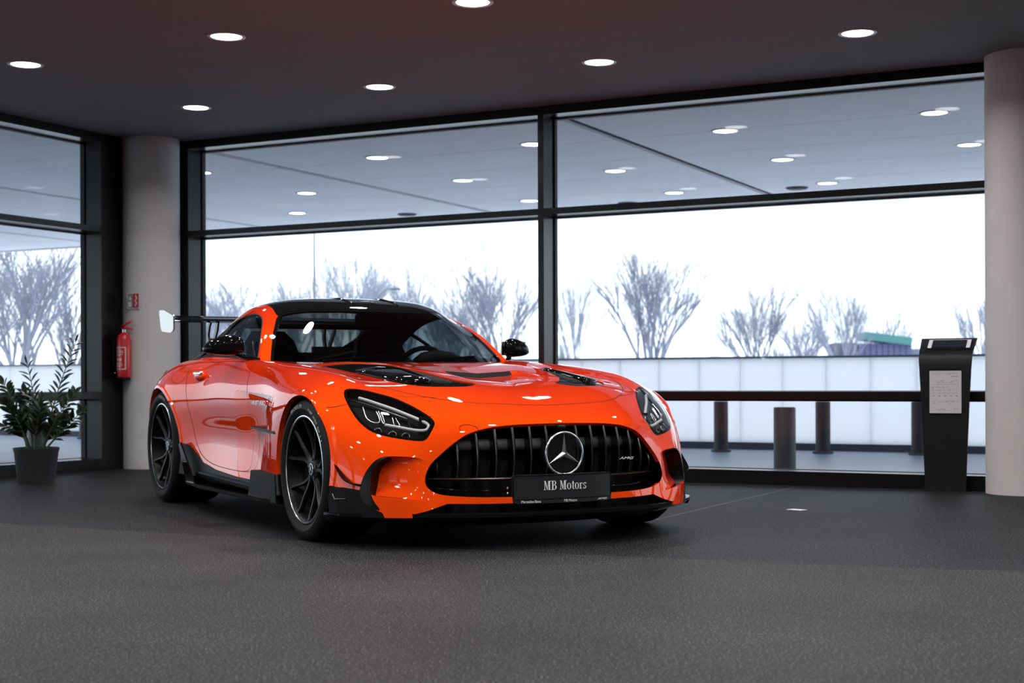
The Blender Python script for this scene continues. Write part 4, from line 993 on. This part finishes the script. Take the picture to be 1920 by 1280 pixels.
for k in range(7):
    for s_ in (-1, 1):
        y = s_*(.080+.0815*k); slat(y, float(gtop(y))-.008)
# star emblem
bm = bmesh.new(); sx, sz, R_ = .792, .4265, .0965
add_tube(bm, [(sx, R_*math.cos(a), sz+R_*math.sin(a)) for a in np.linspace(0, 2*PI, 65)], .0052, 10, False)
for k in range(3):
    a = PI/2+2*PI*k/3; d = Vector((0, math.cos(a), math.sin(a))); s_ = Vector((0, -math.sin(a), math.cos(a))); c_ = Vector((sx, 0, sz))
    tip = c_+d*(R_-.002); a1 = c_+(d*.5+s_*.866)*.0135; a2 = c_+(d*.5-s_*.866)*.0135; pk = c_+Vector((.011, 0, 0)); bk = c_-Vector((.006, 0, 0))
    v = [bm.verts.new(p) for p in (tip, a1, a2, pk, bk)]
    for f in ((0, 1, 3), (0, 3, 2), (0, 4, 1), (0, 2, 4), (1, 4, 2), (1, 2, 3)): bm.faces.new([v[i] for i in f])
bm_obj('star_emblem', bm, M['chrome'], car, False, 20)
bm = bmesh.new(); add_lathe(bm, [(0, 0), (.094, 0), (.097, -.012), (.085, -.06), (0, -.06)], 48, mtx=Matrix.Translation((sx-.018, 0, sz)) @ Matrix.Rotation(PI/2, 4, 'Y')); bm_obj('emblem_backing', bm, M['matte'], car, True, 40)
bm = bmesh.new(); add_box(bm, (.745, -.022, .535), (.775, .022, .556), .006); add_lathe(bm, [(0, .006), (.007, .005), (.009, 0)], 16, mtx=Matrix.Translation((.775, 0, .545)) @ Matrix.Rotation(PI/2, 4, 'Y')); bm_obj('front_camera', bm, M['satin'], car)
# number plate
FR = Matrix(((0, 0, 1, 0), (1, 0, 0, 0), (0, 1, 0, 0), (0, 0, 0, 1)))   # text plane facing +x, reading along +y
def fr(x, y, z): return Matrix.Translation((x, y, z)) @ FR
bm = bmesh.new(); pw, z0, z1 = .263, .200, .334
px_ = lambda y: .805-.42*y*y
n_ = 18
for side_ in (0,):
    cols = []
    for i in range(n_+1):
        y = -pw+2*pw*i/n_; e = .012 if i in (0, n_) else 0; cols.append([bm.verts.new((px_(y)+dx, y, z)) for dx, z in ((-.014, z0+e*.5), (0, z0+e*.5+.002), (0, z1-e*.5-.002), (-.014, z1-e*.5))])
    for a, b in zip(cols, cols[1:]):
        for k in range(4): bm.faces.new((a[k], a[(k+1) % 4], b[(k+1) % 4], b[k]))
    bm.faces.new(cols[0]); bm.faces.new(cols[-1][::-1])
pl = bm_obj('number_plate', bm, M['plate'], car, True, 30)
bm = bmesh.new()
fr_pts = [(px_(y)+.001, y, z1-.004) for y in np.linspace(-pw+.008, pw-.008, 15)]+[(px_(pw)+.001, pw-.004, z1-.012), (px_(pw)+.001, pw-.004, z0+.030)]
add_tube(bm, [(px_(pw)+.001, -pw+.004, z0+.030), (px_(pw)+.001, -pw+.004, z1-.012)]+fr_pts, .0028, 6); add_tube(bm, [(px_(y)+.001, y, z0+.022) for y in np.linspace(-pw+.004, pw-.004, 15)], .002, 6)
bm_obj('plate_frame', bm, M['satin'], pl, True)
def glyph(bm, ch, x0, h):
    """serif letters built from thick and thin strokes; returns advance"""
    t, k, s = .16*h, .055*h, .05*h
    def box(a, b, c, d): bm.faces.new([bm.verts.new((x0+p, q, 0)) for p, q in ((a, b), (c, b), (c, d), (a, d))])
    def quad(*p): bm.faces.new([bm.verts.new((x0+a, b, 0)) for a, b in p])
    def ser(cx, y, w, up): box(cx-w/2, y, cx+w/2, y+s if up else y+s)
    def arc(cx, cy, rx, ry, a0, a1, thick, thin, n=18):
        o = []
        for i in range(n+1):
            a = math.radians(a0+(a1-a0)*i/n); w_ = thin+(thick-thin)*abs(math.cos(a))
            o.append(((cx+rx*math.cos(a), cy+ry*math.sin(a)), (cx+(rx-w_)*math.cos(a), cy+(ry-thin)*math.sin(a))))
        for (p, q), (r, u) in zip(o, o[1:]): quad(p, q, u, r)
    if ch == 'M':
        w_ = .86*h; box(.10*h, 0, .10*h+k, h); box(w_-.10*h-t, 0, w_-.10*h, h)
        quad((.08*h, h), (.08*h+t, h), (w_/2+.03*h, .12*h), (w_/2-.03*h, 0)); quad((w_/2-.02*h, 0), (w_/2+.03*h, .10*h), (w_-.10*h-t+.02*h, h), (w_-.10*h-t-.04*h, h))
        ser(.12*h, 0, .26*h, 1); ser(w_-.10*h-t/2, 0, .34*h, 1); box(0, h-s, .22*h, h); box(w_-.12*h-t, h-s, w_+.02*h, h); return .92*h
    if ch == 'B':
        box(.10*h, 0, .10*h+t, h); box(0, 0, .4*h, s); box(0, h-s, .4*h, h); box(.2*h, .50*h, .4*h, .50*h+s)
        arc(.36*h, .76*h, .24*h, .24*h, -90, 90, t*.95, s); arc(.37*h, .275*h, .29*h, .275*h, -90, 90, t, s); return .76*h
    if ch == 'o': arc(.28*h, .34*h, .27*h, .36*h, 0, 360, t*.85, k*.8, 30); return .62*h
    if ch == 't': box(.12*h, .10*h, .12*h+t*.8, .90*h); box(0, .64*h, .36*h, .64*h+s); arc(.28*h, .14*h, .165*h, .15*h, 180, 320, t*.6, s); return .42*h
    if ch == 'r': box(.08*h, 0, .08*h+t*.8, .66*h); box(0, 0, .32*h, s); box(0, .66*h-s, .2*h, .66*h); arc(.32*h, .50*h, .15*h, .17*h, 20, 150, t*.7, s); return .50*h
    if ch == 's': arc(.22*h, .51*h, .18*h, .17*h, 20, 265, t*.6, s); arc(.22*h, .17*h, .20*h, .18*h, -165, 85, t*.65, s); box(.04*h, 0, .04*h+k, .2*h); box(.35*h, .50*h, .35*h+k, .68*h); return .48*h
    return .30*h
def serif(name, body, h, m, parent, mtx, sx=1.0):
    bm = bmesh.new(); x = 0
    for ch in body: x += glyph(bm, ch, x, h)
    for v in bm.verts: v.co.x = (v.co.x-x/2)*sx
    r = bmesh.ops.extrude_face_region(bm, geom=bm.faces[:]); bmesh.ops.translate(bm, verts=[v for v in r['geom'] if isinstance(v, bmesh.types.BMVert)], vec=(0, 0, .001))
    bmesh.ops.transform(bm, matrix=mtx, verts=bm.verts)
    for v in bm.verts: v.co.x += px_(v.co.y)-px_(0)
    return bm_obj(name, bm, m, parent)
serif('plate_lettering', 'MB Motors', .041, M['white'], pl, fr(px_(0)+.0008, 0, .262), 1.0)
def bent(o):
    for v in o.data.vertices: v.co.x += px_(v.co.y)-px_(0)
    return o
bent(text_obj('caption_left', 'Mercedes-Benz', .0175, M['white'], pl, fr(px_(0)+.0012, -.175, .2105), .0004, scale=(.88, 1)))
bent(text_obj('caption_middle', 'MB Motors', .0175, M['white'], pl, fr(px_(0)+.0012, .025, .2105), .0004, scale=(.88, 1)))
bent(text_obj('caption_right', 'AMG', .0165, M['white'], pl, fr(px_(0)+.0012, .205, .2105), .0008, shear=.35, scale=(1.5, .75)))
text_obj('grille_badge', 'AMG', .023, M['white'], grille, fr(gx(.37)+.012, .365, .392) @ Matrix.Rotation(-.20, 4, 'Y'), .002, shear=.35, scale=(1.35, .72))
# small sensor dots left of the plate
bm = bmesh.new()
for z in (.252, .275): add_lathe(bm, [(0, .002), (.004, .001), (.005, 0)], 10, mtx=Matrix.Translation((.772, -.285, z)) @ Matrix.Rotation(PI/2, 4, 'Y'))
bm_obj('plate_screws', bm, M['chrome'], pl)
# ---- canards
for sd in (-1, 1):
    bm = bmesh.new(); rows = []
    for t in np.linspace(0, 1, 9):
        x = .335+.15*t; z = .398-.108*math.sin(t*PI/2)-.004*t; y = float(np.interp(x, [.335, .40, .485], [.958, .925, .880])); wd_ = +.001+.028*math.sin(PI*min(1, t**1.3))
        rows.append([bm.verts.new((x+dx, sd*(y+dy), z+dz)) for dx, dy, dz in ((0, -.01, .004), (wd_*.45, wd_, .010*t+.002), (wd_*.45, wd_, .010*t-.003), (0, -.01, -.004))])
    for r0, r1 in zip(rows, rows[1:]):
        for k in range(4): bm.faces.new((r0[k], r0[(k+1) % 4], r1[(k+1) % 4], r1[k]))
    bm.faces.new(rows[0]); bm.faces.new(rows[-1][::-1]); bm_obj('canard', bm, M['carbon'], car, True, 35)
    # small corner strip light slot in the black corner
    bm = bmesh.new(); add_tube(bm, [tuple(np.array(on(PB, u, v, .003))*[1, sd, 1]) for u, v in [(1.45, 7.7), (1.05, 7.5), (.95, 7.0), (.85, 6.4)]], .0035, 8); bm_obj('corner_trim', bm, M['darkchrome'], car, True)
# ---- side sill blades
def prism_xz(name, poly, y0, y1, m, parent, bev=.002, sd=1):
    bm = bmesh.new(); a = [bm.verts.new((x, sd*y0, z)) for x, z in poly]; b = [bm.verts.new((x, sd*y1, z)) for x, z in poly]; n = len(poly)
    bm.faces.new(a); bm.faces.new(b[::-1])
    for i in range(n): bm.faces.new((a[i], a[(i+1) % n], b[(i+1) % n], b[i]))
    if bev: bmesh.ops.bevel(bm, geom=[e for e in bm.edges], offset=bev, segments=1, affect='EDGES')
    return bm_obj(name, bm, m, parent)
for sd in (-1, 1):
    prism_xz('side_skirt_panel', [(-.775, .300), (-.40, .296), (-.385, .24), (-.375, .15), (-.83, .145), (-.80, .22)], .93, .985, M['satin'], car, .003, sd)
    bm = bmesh.new(); out = [(-.36, .975), (-.60, 1.0), (-1.2, 1.0), (-1.75, 1.0), (-2.02, .985), (-2.06, .95), (-2.06, .86), (-.36, .86)]
    add_prism(bm, [(x, y*sd) for x, y in out], .150, .168); bmesh.ops.bevel(bm, geom=bm.edges[:], offset=.003, segments=1, affect='EDGES'); sk = bm_obj('side_skirt', bm, M['carbon'], car)
    prism_xz('skirt_winglet', [(-1.86, .165), (-2.04, .165), (-2.20, .385), (-2.16, .395), (-1.98, .26)], .968, .978, M['carbon'], sk, .002, sd)
    prism_xz('skirt_step', [(-.85, .215), (-1.86, .235), (-1.90, .205), (-.85, .18)], .90, .965, M['carbon'], sk, .008, sd)
    # outlet fin and badge
    bm = bmesh.new(); rows = []
    for t in np.linspace(0, 1, 7):
        x = -.95+.55*t; rows.append([bm.verts.new((x, sd*(y), z)) for y, z in ((.895+.03*t, .524-.010*t), (.930+.052*t, .522-.010*t), (.932+.055*t, .514-.016*t), (.895+.03*t, .508-.020*t))])
    for r0, r1 in zip(rows, rows[1:]):
        for k in range(4): bm.faces.new((r0[k], r0[(k+1) % 4], r1[(k+1) % 4], r1[k]))
    bm.faces.new(rows[0]); bm.faces.new(rows[-1][::-1]); bm_obj('outlet_fin', bm, M['satin'], car, True, 30)
o = text_obj('fender_badge', 'V8 BITURBO', .040, M['chrome'], car, Matrix.Translation((-.80, -.932, .648)) @ Matrix.Rotation(PI/2, 4, 'X') @ Matrix.Rotation(.03, 4, 'Y'), .002, shear=.2, scale=(.95, .8))
# dark spear behind the badge
prism_xz('badge_spear', [(-1.02, .695), (-.62, .652), (-.585, .640), (-.62, .628), (-.99, .668)], .905, .920, M['paint'], car, .003, -1)
# ---- door handles
for sd, d in zip((-1, 1), doors):
    bm = bmesh.new()
    bmesh.ops.create_uvsphere(bm, u_segments=24, v_segments=14, radius=1, matrix=Matrix.Translation((-1.985, sd*.902, .795)) @ Matrix.Diagonal((.085, .028, .034, 1)))
    bm_obj('door_handle', bm, M['paint'], d, True)
    bm = bmesh.new(); add_box(bm, (-2.06, sd*.915-.012, .798), (-1.91, sd*.915+.012, .822), .008, seg=3); bm_obj('handle_grip', bm, M['chrome'], d, True, 40)
# ---- mirrors
for sd in (-1, 1):
    bm = bmesh.new(); rows = []
    secs = [(.835, .028, .038, .958, -1.375), (.850, .040, .054, .958, -1.385), (.885, .052, .064, .960, -1.400), (.930, .055, .062, .959, -1.415), (.975, .052, .052, .955, -1.430), (1.010, .045, .038, .950, -1.445), (1.032, .030, .022, .945, -1.455), (1.038, .012, .008, .943, -1.46)]
    for y, rx, rz, zc, xc in secs:
        row = []
        for k in range(28):
            a = 2*PI*k/28; cx, cz = math.cos(a), math.sin(a); sx_ = 1.25 if cx > 0 else .55; sz_ = 1.0 if cz > 0 else .82
            row.append(bm.verts.new((xc+rx*sx_*math.copysign(abs(cx)**.75, cx), sd*y, zc+rz*sz_*math.copysign(abs(cz)**.8, cz))))
        rows.append(row)
    for r0, r1 in zip(rows, rows[1:]):
        for k in range(28): bm.faces.new((r0[k], r0[(k+1) % 28], r1[(k+1) % 28], r1[k]))
    bm.faces.new(rows[0]); bm.faces.new(rows[-1][::-1]); mi = bm_obj('wing_mirror', bm, M['carbon'], car, True, 40)
    bm = bmesh.new(); add_box(bm, (-1.436, sd*.93-.085, .918), (-1.432, sd*.93+.085, 1.004), .0015); bm_obj('mirror_glass', bm, M['mirror'], mi)
    bm = bmesh.new(); rows = []
    for p, a, b in (((-1.26, .785, .884), .05, .012), ((-1.29, .815, .890), .042, .012), ((-1.35, .850, .905), .035, .016), ((-1.385, .870, .925), .034, .022)):
        rows.append([bm.verts.new((p[0]+a*math.cos(t), sd*p[1], p[2]+b*math.sin(t))) for t in np.linspace(0, 2*PI, 13)[:-1]])
    for r0, r1 in zip(rows, rows[1:]):
        for k in range(12): bm.faces.new((r0[k], r0[(k+1) % 12], r1[(k+1) % 12], r1[k]))
    bm_obj('mirror_arm', bm, M['carbon'], mi, True)
    bm = bmesh.new(); add_tube(bm, [(-1.335, sd*.85, .932), (-1.36, sd*.93, .930), (-1.41, sd*1.0, .931), (-1.455, sd*1.036, .935)], .0045, 8); bm_obj('indicator_strip', bm, M['satin'], mi, True)
# ---- rear wing
bm = bmesh.new(); rows = []
foil = [(0, 0), (.03, .016), (.09, .026), (.16, .028), (.22, .033), (.30, .052), (.295, .044), (.22, .016), (.14, .002), (.06, -.010)]
for y in np.linspace(-.735, .735, 15):
    rows.append([bm.verts.new((-3.17-x, y, 1.175+z*.9)) for x, z in foil])
n = len(foil)
for r0, r1 in zip(rows, rows[1:]):
    for k in range(n): bm.faces.new((r0[k], r0[(k+1) % n], r1[(k+1) % n], r1[k]))
bm.faces.new(rows[0]); bm.faces.new(rows[-1][::-1]); wing = bm_obj('rear_wing', bm, M['carbon'], car, True, 35)
for sd in (-1, 1):
    ep = prism_xz('wing_endplate', [(-3.17, 1.205), (-3.19, 1.215), (-3.42, 1.257), (-3.53, 1.262), (-3.545, 1.25), (-3.50, 1.13), (-3.46, 1.105), (-3.25, 1.095), (-3.19, 1.10), (-3.165, 1.12)], .735, .745, M['endplate'] if 'endplate' in M else M.setdefault('endplate', mat('glossy endplate', (0.01, 0.01, 0.011), 0.2, 0.0, 1.0, 0.05, spec=0.5)), wing, .003, sd)
    bm = bmesh.new(); rows = []
    for x, z, w_ in ((-3.22, 1.185, .05), (-3.20, 1.165, .05), (-3.22, 1.11, .045), (-3.30, 1.03, .05), (-3.34, .96, .06), (-3.34, .89, .08)):
        rows.append([bm.verts.new((x+dx, sd*(.43+dy), z)) for dx, dy in ((w_/2, -.007), (w_/2, .007), (-w_/2, .007), (-w_/2, -.007))])
    for r0, r1 in zip(rows, rows[1:]):
        for k in range(4): bm.faces.new((r0[k], r0[(k+1) % 4], r1[(k+1) % 4], r1[k]))
    bm.faces.new(rows[0][::-1]); bm.faces.new(rows[-1]); bm_obj('wing_pylon', bm, M['carbon'], wing, True, 35)
    bm = bmesh.new(); rows = []
    for x, z, w_ in ((-3.36, 1.185, .05), (-3.40, 1.15, .045), (-3.43, 1.09, .04), (-3.41, 1.03, .045), (-3.38, .96, .05)):
        rows.append([bm.verts.new((x+dx, sd*(.43+dy), z)) for dx, dy in ((w_/2, -.007), (w_/2, .007), (-w_/2, .007), (-w_/2, -.007))])
    for r0, r1 in zip(rows, rows[1:]):
        for k in range(4): bm.faces.new((r0[k], r0[(k+1) % 4], r1[(k+1) % 4], r1[k]))
    bm.faces.new(rows[0][::-1]); bm.faces.new(rows[-1]); bm_obj('wing_pylon', bm, M['carbon'], wing, True, 35)
    bm = bmesh.new(); add_tube(bm, [(-3.37, sd*.25, .79), (-3.42, sd*.45, .80), (-3.40, sd*.62, .785)], .022, 10); bm_obj('tail_lamp', bm, M['tail'], car, True)
# rear deck lid filler between house tail and body
# ---- small parts in the cowl
bm = bmesh.new(); add_tube(bm, [(-.99, -.50, .872), (-1.05, -.1, .905)], .007, 6); add_tube(bm, [(-.93, .05, .872), (-1.10, .50, .905)], .007, 6); bm_obj('wiper', bm, M['matte'], car)
# ================================================================== information stand
st = empty('information_stand', (2.945, 9.945, 0), -PH*0.92, 'anthracite floor stand with printed sheet and tablet, beside the right column', 'stand')
bm = bmesh.new(); prof = [(0, 0.0, .134), (0.0, .30, .146), (0, .62, .160), (0.0, .84, .172), (.004, .895, .176), (.018, .925, .177), (.045, .948, .178), (.20, 1.045, .187), (.215, 1.043, .187)]
rows = []
for y, z, hw in prof: rows.append([bm.verts.new((x, y+dy, z+dz)) for x, dy, dz in ((-hw, 0, 0), (hw, 0, 0), (hw, .010, -.004), (-hw, .010, -.004))])
for r0, r1 in zip(rows, rows[1:]):
    for k in range(4): bm.faces.new((r0[k], r0[(k+1) % 4], r1[(k+1) % 4], r1[k]))
bm.faces.new(rows[0]); bm.faces.new(rows[-1][::-1])
bm_obj('bent_panel', bm, M['stand'], st, True, 40)
bm = bmesh.new(); add_box(bm, (-.11, .012, .02), (.11, .07, .88), .006); bm_obj('spine', bm, M['stand'], st)
bm = bmesh.new(); add_prism(bm, [(-.14, -.01), (.14, -.01), (.165, .06), (.165, .26), (-.14, .26)], 0, .012); bm_obj('foot_plate', bm, M['stand'], st)
bm = bmesh.new(); add_box(bm, (-.109, -.006, .525), (.109, 0, .832), .001); bm_obj('sheet_holder', bm, M['satin'], st)
bm = bmesh.new(); add_box(bm, (-.102, -.0075, .530), (.108, -.006, .818)); pap = bm_obj('printed_sheet', bm, M['paper'], st)
bm = bmesh.new(); rl = random.Random(4)
for z, kind in [(.803, 'h'), (.795, 's'), (.780, 'b'), (.752, 's'), (.745, 's'), (.738, 's'), (.725, 'r'), (.708, 's'), (.701, 's'), (.694, 's'), (.686, 's'), (.668, 'r'), (.648, 'd'), (.612, 's'), (.604, 's'), (.596, 's'), (.560, 's'), (.553, 's')]:
    if kind == 'r' or kind == 'h': add_box(bm, (-.085, -.0079, z-.0008), (.090, -.0075, z+.0008))
    elif kind == 'd':
        for k in range(5): add_box(bm, (-.078+k*.038, -.0079, z-.004), (-.070+k*.038, -.0079+.0004, z+.004))
    elif kind == 'b': add_box(bm, (.04, -.0079, z-.002), (.088, -.0075, z+.002))
    else:
        x = -.085
        while x < .085:
            w_ = rl.uniform(.008, .03)
            if rl.random() < .55: add_box(bm, (x, -.0079, z-.0011), (min(x+w_, .09), -.0075, z+.0011))
            x += w_+.008
bm_obj('print_lines', bm, M['ink'], pap)
TP = Matrix.Translation((.012, .123, .998)) @ Matrix.Rotation(math.atan2(.097, .155), 4, 'X')
bm = bmesh.new(); add_box(bm, (-.150, -.062, 0), (.150, .062, .006), .003, mtx=TP); tb = bm_obj('tablet', bm, M['satin'], st)
bm = bmesh.new(); add_box(bm, (-.110, -.045, .006), (.110, .052, .0072), mtx=TP); bm_obj('tablet_screen', bm, M['screen'], tb)
bm = bmesh.new()
for s_ in (-1, 1): add_box(bm, (s_*.128-.013, -.052, .006), (s_*.128+.013, .056, .0080), .001, mtx=TP)
add_box(bm, (-.115, .052, .006), (.115, .056, .0080), mtx=TP); bm_obj('tablet_bezel', bm, M['screenframe'], tb)
# ================================================================== fire extinguisher and its sign
COL = Vector((-3.205, 13.0, 0))
dirn = Vector((-.155, -.24, 0)).normalized(); q = COL+dirn*(.252+.066)
ex = empty('fire_extinguisher', (q.x, q.y, .795), 0, 'red fire extinguisher hanging on the left column', 'fire extinguisher')
bm = bmesh.new(); add_lathe(bm, [(0, 0), (.050, 0), (.060, .010), (.062, .02), (.062, .335), (.055, .365), (.035, .388), (.022, .395), (.018, .40), (0, .40)], 36); bm_obj('cylinder_body', bm, M['red'], ex, True, 50)
bm = bmesh.new(); add_lathe(bm, [(.052, -.012), (.056, .006), (.050, .0), (.044, -.008)], 24); bm_obj('base_cap', bm, M['satin'], ex, True)
bm = bmesh.new(); add_lathe(bm, [(.018, .395), (.018, .425), (.013, .43), (.013, .445), (0, .45)], 20); bm_obj('valve', bm, M['chrome'], ex, True, 40)
bm = bmesh.new(); add_tube(bm, [(-.015, -.005, .432), (.03, -.02, .440), (.085, -.035, .424)], [.013, .011, .008], 8); bm_obj('lever', bm, M['red'], ex, True)
bm = bmesh.new(); add_tube(bm, [(-.015, -.005, .448), (.02, -.015, .470), (.085, -.03, .498)], [.014, .012, .008], 8); bm_obj('lever', bm, M['red'], ex, True)
bm = bmesh.new(); add_tube(bm, [(-.02, 0, .435), (-.06, .005, .435), (-.085, .005, .40), (-.092, .005, .30), (-.09, .0, .12), (-.075, 0, .05)], .0075, 10); bm_obj('hose', bm, M['satin'], ex, True)
bm = bmesh.new(); bmesh.ops.create_uvsphere(bm, u_segments=10, v_segments=8, radius=.008, matrix=Matrix.Translation((-.078, 0, .045))); bm_obj('hose_nozzle', bm, M['chrome'], ex, True)
bm = bmesh.new()
def wrap(a0, a1, z0, z1, mi, r=.0628):
    n = 10
    for i in range(n):
        p, q_ = math.radians(a0+(a1-a0)*i/n), math.radians(a0+(a1-a0)*(i+1)/n)
        f = bm.faces.new([bm.verts.new((r*math.cos(t), r*math.sin(t), z)) for t, z in ((p, z0), (q_, z0), (q_, z1), (p, z1))]); f.material_index = mi
wrap(-176, -60, .075, .27, 0); wrap(-168, -68, .082, .262, 1, .0632); wrap(-140, -125, .15, .172, 0, .0636); wrap(-115, -95, .15, .172, 0, .0636)
for z in (.245, .232, .222, .205, .195, .13, .12, .11, .10): wrap(-160+rl.uniform(0, 10), -80-rl.uniform(0, 25), z, z+.004, 0, .0636)
bm_obj('label', bm, [M['signwhite'], M['red']], ex)
bm = bmesh.new(); add_box(bm, (-.02, -.03, .25), (.02, .07, .27), mtx=Matrix.Rotation(math.atan2(.155, .24)*-1, 4, 'Z')); bm_obj('wall_bracket', bm, M['satin'], ex)
dirs = Vector((-.095, -.24, 0)).normalized(); q = COL+dirs*.258
sg = empty('safety_sign', (q.x, q.y, 1.47), math.atan2(dirs.y, dirs.x)+PI/2, 'small red and grey fire point sign above the extinguisher on the left column', 'sign')
bm = bmesh.new(); add_box(bm, (-.064, -.002, -.070), (.064, .002, .070)); bm_obj('sign_plate', bm, M['signwhite'], sg)
bm = bmesh.new(); add_box(bm, (-.056, -.0035, -.062), (-.006, -.002, .062)); bm_obj('grey_field', bm, M['signgrey'], sg)
bm = bmesh.new(); add_box(bm, (-.006, -.0035, -.062), (.056, -.002, .062)); bm_obj('red_field', bm, M['signred'], sg)
bm = bmesh.new(); add_box(bm, (-.044, -.0045, -.052), (-.018, -.0035, -.006), .004); add_prism(bm, [(-.046, .006), (-.018, .006), (-.024, .030), (-.034, .045), (-.040, .03)], .0035, .0045, mtx=Matrix.Rotation(PI/2, 4, 'X')); bm_obj('extinguisher_pictogram', bm, M['signwhite'], sg)
bm = bmesh.new(); add_tube(bm, [(.02, -.004, -.045), (.035, -.004, -.02), (.02, -.004, 0), (.036, -.004, .02), (.024, -.004, .045)], .0055, 6); bm_obj('flame_pictogram', bm, M['signwhite'], sg)
# ================================================================== potted plant
pp = empty('potted_plant', (-3.60, 11.06, 0), 0, 'dark green leafy plant in a charcoal pot by the left window', 'plant')
bm = bmesh.new()
rows = []
for z, hw in ((0, .128), (.02, .132), (.235, .158), (.250, .164), (.268, .166), (.270, .160), (.235, .150), (.234, 0.001)):
    rows.append([bm.verts.new((hw*math.copysign(min(1, abs(math.cos(a))**.85*1.0), math.cos(a)), hw*math.copysign(min(1, abs(math.sin(a))**.85), math.sin(a)), z)) for a in np.linspace(0, 2*PI, 41)[:-1]])
for r0, r1 in zip(rows, rows[1:]):
    for k in range(40): bm.faces.new((r0[k], r0[(k+1) % 40], r1[(k+1) % 40], r1[k]))
bm.faces.new(rows[0]); bm_obj('planter', bm, M['pot'], pp, True, 40)
bm = bmesh.new(); add_lathe(bm, [(0, .245), (.10, .243), (.152, .238)], 30); bm_obj('soil', bm, M['soil'], pp, True)
LP = []
rp = random.Random(11)
def leaf_mesh(ln, wd):
    V = []; F = []
    for i, (t, w_) in enumerate(((0, .12), (.15, .5), (.35, .95), (.6, 1), (.82, .62), (1, .02))):
        y = ln*t; z = .10*ln*math.sin(t*PI*.8); V += [(-wd/2*w_, y, z+.006*w_), (0, y, z-.006*w_), (wd/2*w_, y, z+.006*w_)]
    for i in range(5):
        F += [(3*i, 3*i+1, 3*i+4, 3*i+3), (3*i+1, 3*i+2, 3*i+5, 3*i+4)]
    me = bpy.data.meshes.new('leaf'); me.from_pydata(V, [], F); me.polygons.foreach_set('use_smooth', [True]*len(F)); me.materials.append(M['leaf']); return me
LEAF = [leaf_mesh(.085, .030), leaf_mesh(.10, .045), leaf_mesh(.10, .022)]
def stalk(tip, bend, base, npair, kind, lw=1.0, depth=0.0):
    """tip, bend in metres right/up of the pot centre"""
    p0 = Vector((base[0], base[1], .235)); p2 = Vector((tip[0], depth, tip[1])); p1 = Vector((bend[0], depth*.5, bend[1]))
    B = lambda t: p0*(1-t)**2+p1*2*t*(1-t)+p2*t*t
    bm = bmesh.new(); add_tube(bm, [B(t) for t in np.linspace(0, 1, 13)], [.010-.0075*t for t in np.linspace(0, 1, 13)], 6); s_ = bm_obj('stem', bm, M['stem'], pp, True)
    for i in range(npair):
        t = .32+.68*(i+.5)/npair; p = B(t); d = (B(min(1, t+.02))-B(t-.02)).normalized()
        for sd in (-1, 1):
            side = Vector((sd*1.0, rp.uniform(-.7, .7), 0)); side = (side-d*side.dot(d)).normalized(); l = (side*rp.uniform(.75, 1)+d*rp.uniform(.45, .9)).normalized()
            up = d.cross(l).cross(l); up = (Vector((0, -.5, 1))-l*Vector((0, -.5, 1)).dot(l)).normalized(); x = l.cross(up)
            m4 = Matrix((x, l, up)).transposed().to_4x4(); sc = (1.0-.35*abs(t-.6)*2)*rp.uniform(.85, 1.1)*lw
            o = bpy.data.objects.new('leaf', LEAF[kind]); C.objects.link(o); o.parent = s_; o.matrix_local = Matrix.Translation(p) @ m4 @ Matrix.Diagonal((sc, sc, sc, 1))
    o = bpy.data.objects.new('leaf', LEAF[kind]); C.objects.link(o); o.parent = s_; d = (B(1)-B(.95)).normalized(); up = Vector((0, -1, .2)); up = (up-d*up.dot(d)).normalized()
    o.matrix_local = Matrix.Translation(B(1)) @ Matrix((d.cross(up), d, up)).transposed().to_4x4() @ Matrix.Diagonal((.7*lw, .7*lw, .7*lw, 1))
k_ = 11.06/2741.92
def P2(px, py): return ((px-62)*k_, CAMH+(714-py)*k_)
stalk(P2(136, 640), P2(88, 760), (.05, .0), 15, 2, 1.15); stalk(P2(46, 680), P2(72, 790), (-.01, -.02), 11, 2, 1.1)
stalk(P2(140, 735), P2(90, 790), (.05, -.03), 12, 1, 1.05, -.06); stalk(P2(146, 768), P2(98, 815), (.06, -.02), 11, 1, 1.05, .03)
stalk(P2(2, 716), P2(38, 790), (-.05, .02), 14, 1, 1.1); stalk(P2(12, 755), P2(44, 790), (-.05, -.04), 12, 1, 1.2, -.10)
stalk(P2(8, 795), P2(45, 800), (-.06, -.02), 10, 1, 1.1, -.04); stalk(P2(38, 735), P2(50, 790), (-.03, .03), 13, 1, 1.3, .05)
stalk(P2(80, 762), P2(66, 800), (.0, -.05), 11, 1, 1.2, -.12); stalk(P2(60, 750), P2(55, 800), (.01, .05), 11, 1, 1.25, .12); stalk(P2(104, 785), P2(80, 815), (.03, .03), 9, 1, 1.15, .08)
# ================================================================== small things on the floor
bm = bmesh.new(); add_box(bm, (-.033, -.05, 0), (.033, .05, .002), mtx=Matrix.Rotation(.75, 4, 'Z')); o = bm_obj('paper_card', bm, M['signwhite']); o.location = (1.659, 8.536, .0015)
tag(o, 'small white paper card lying on the dark floor right of the car', 'card')
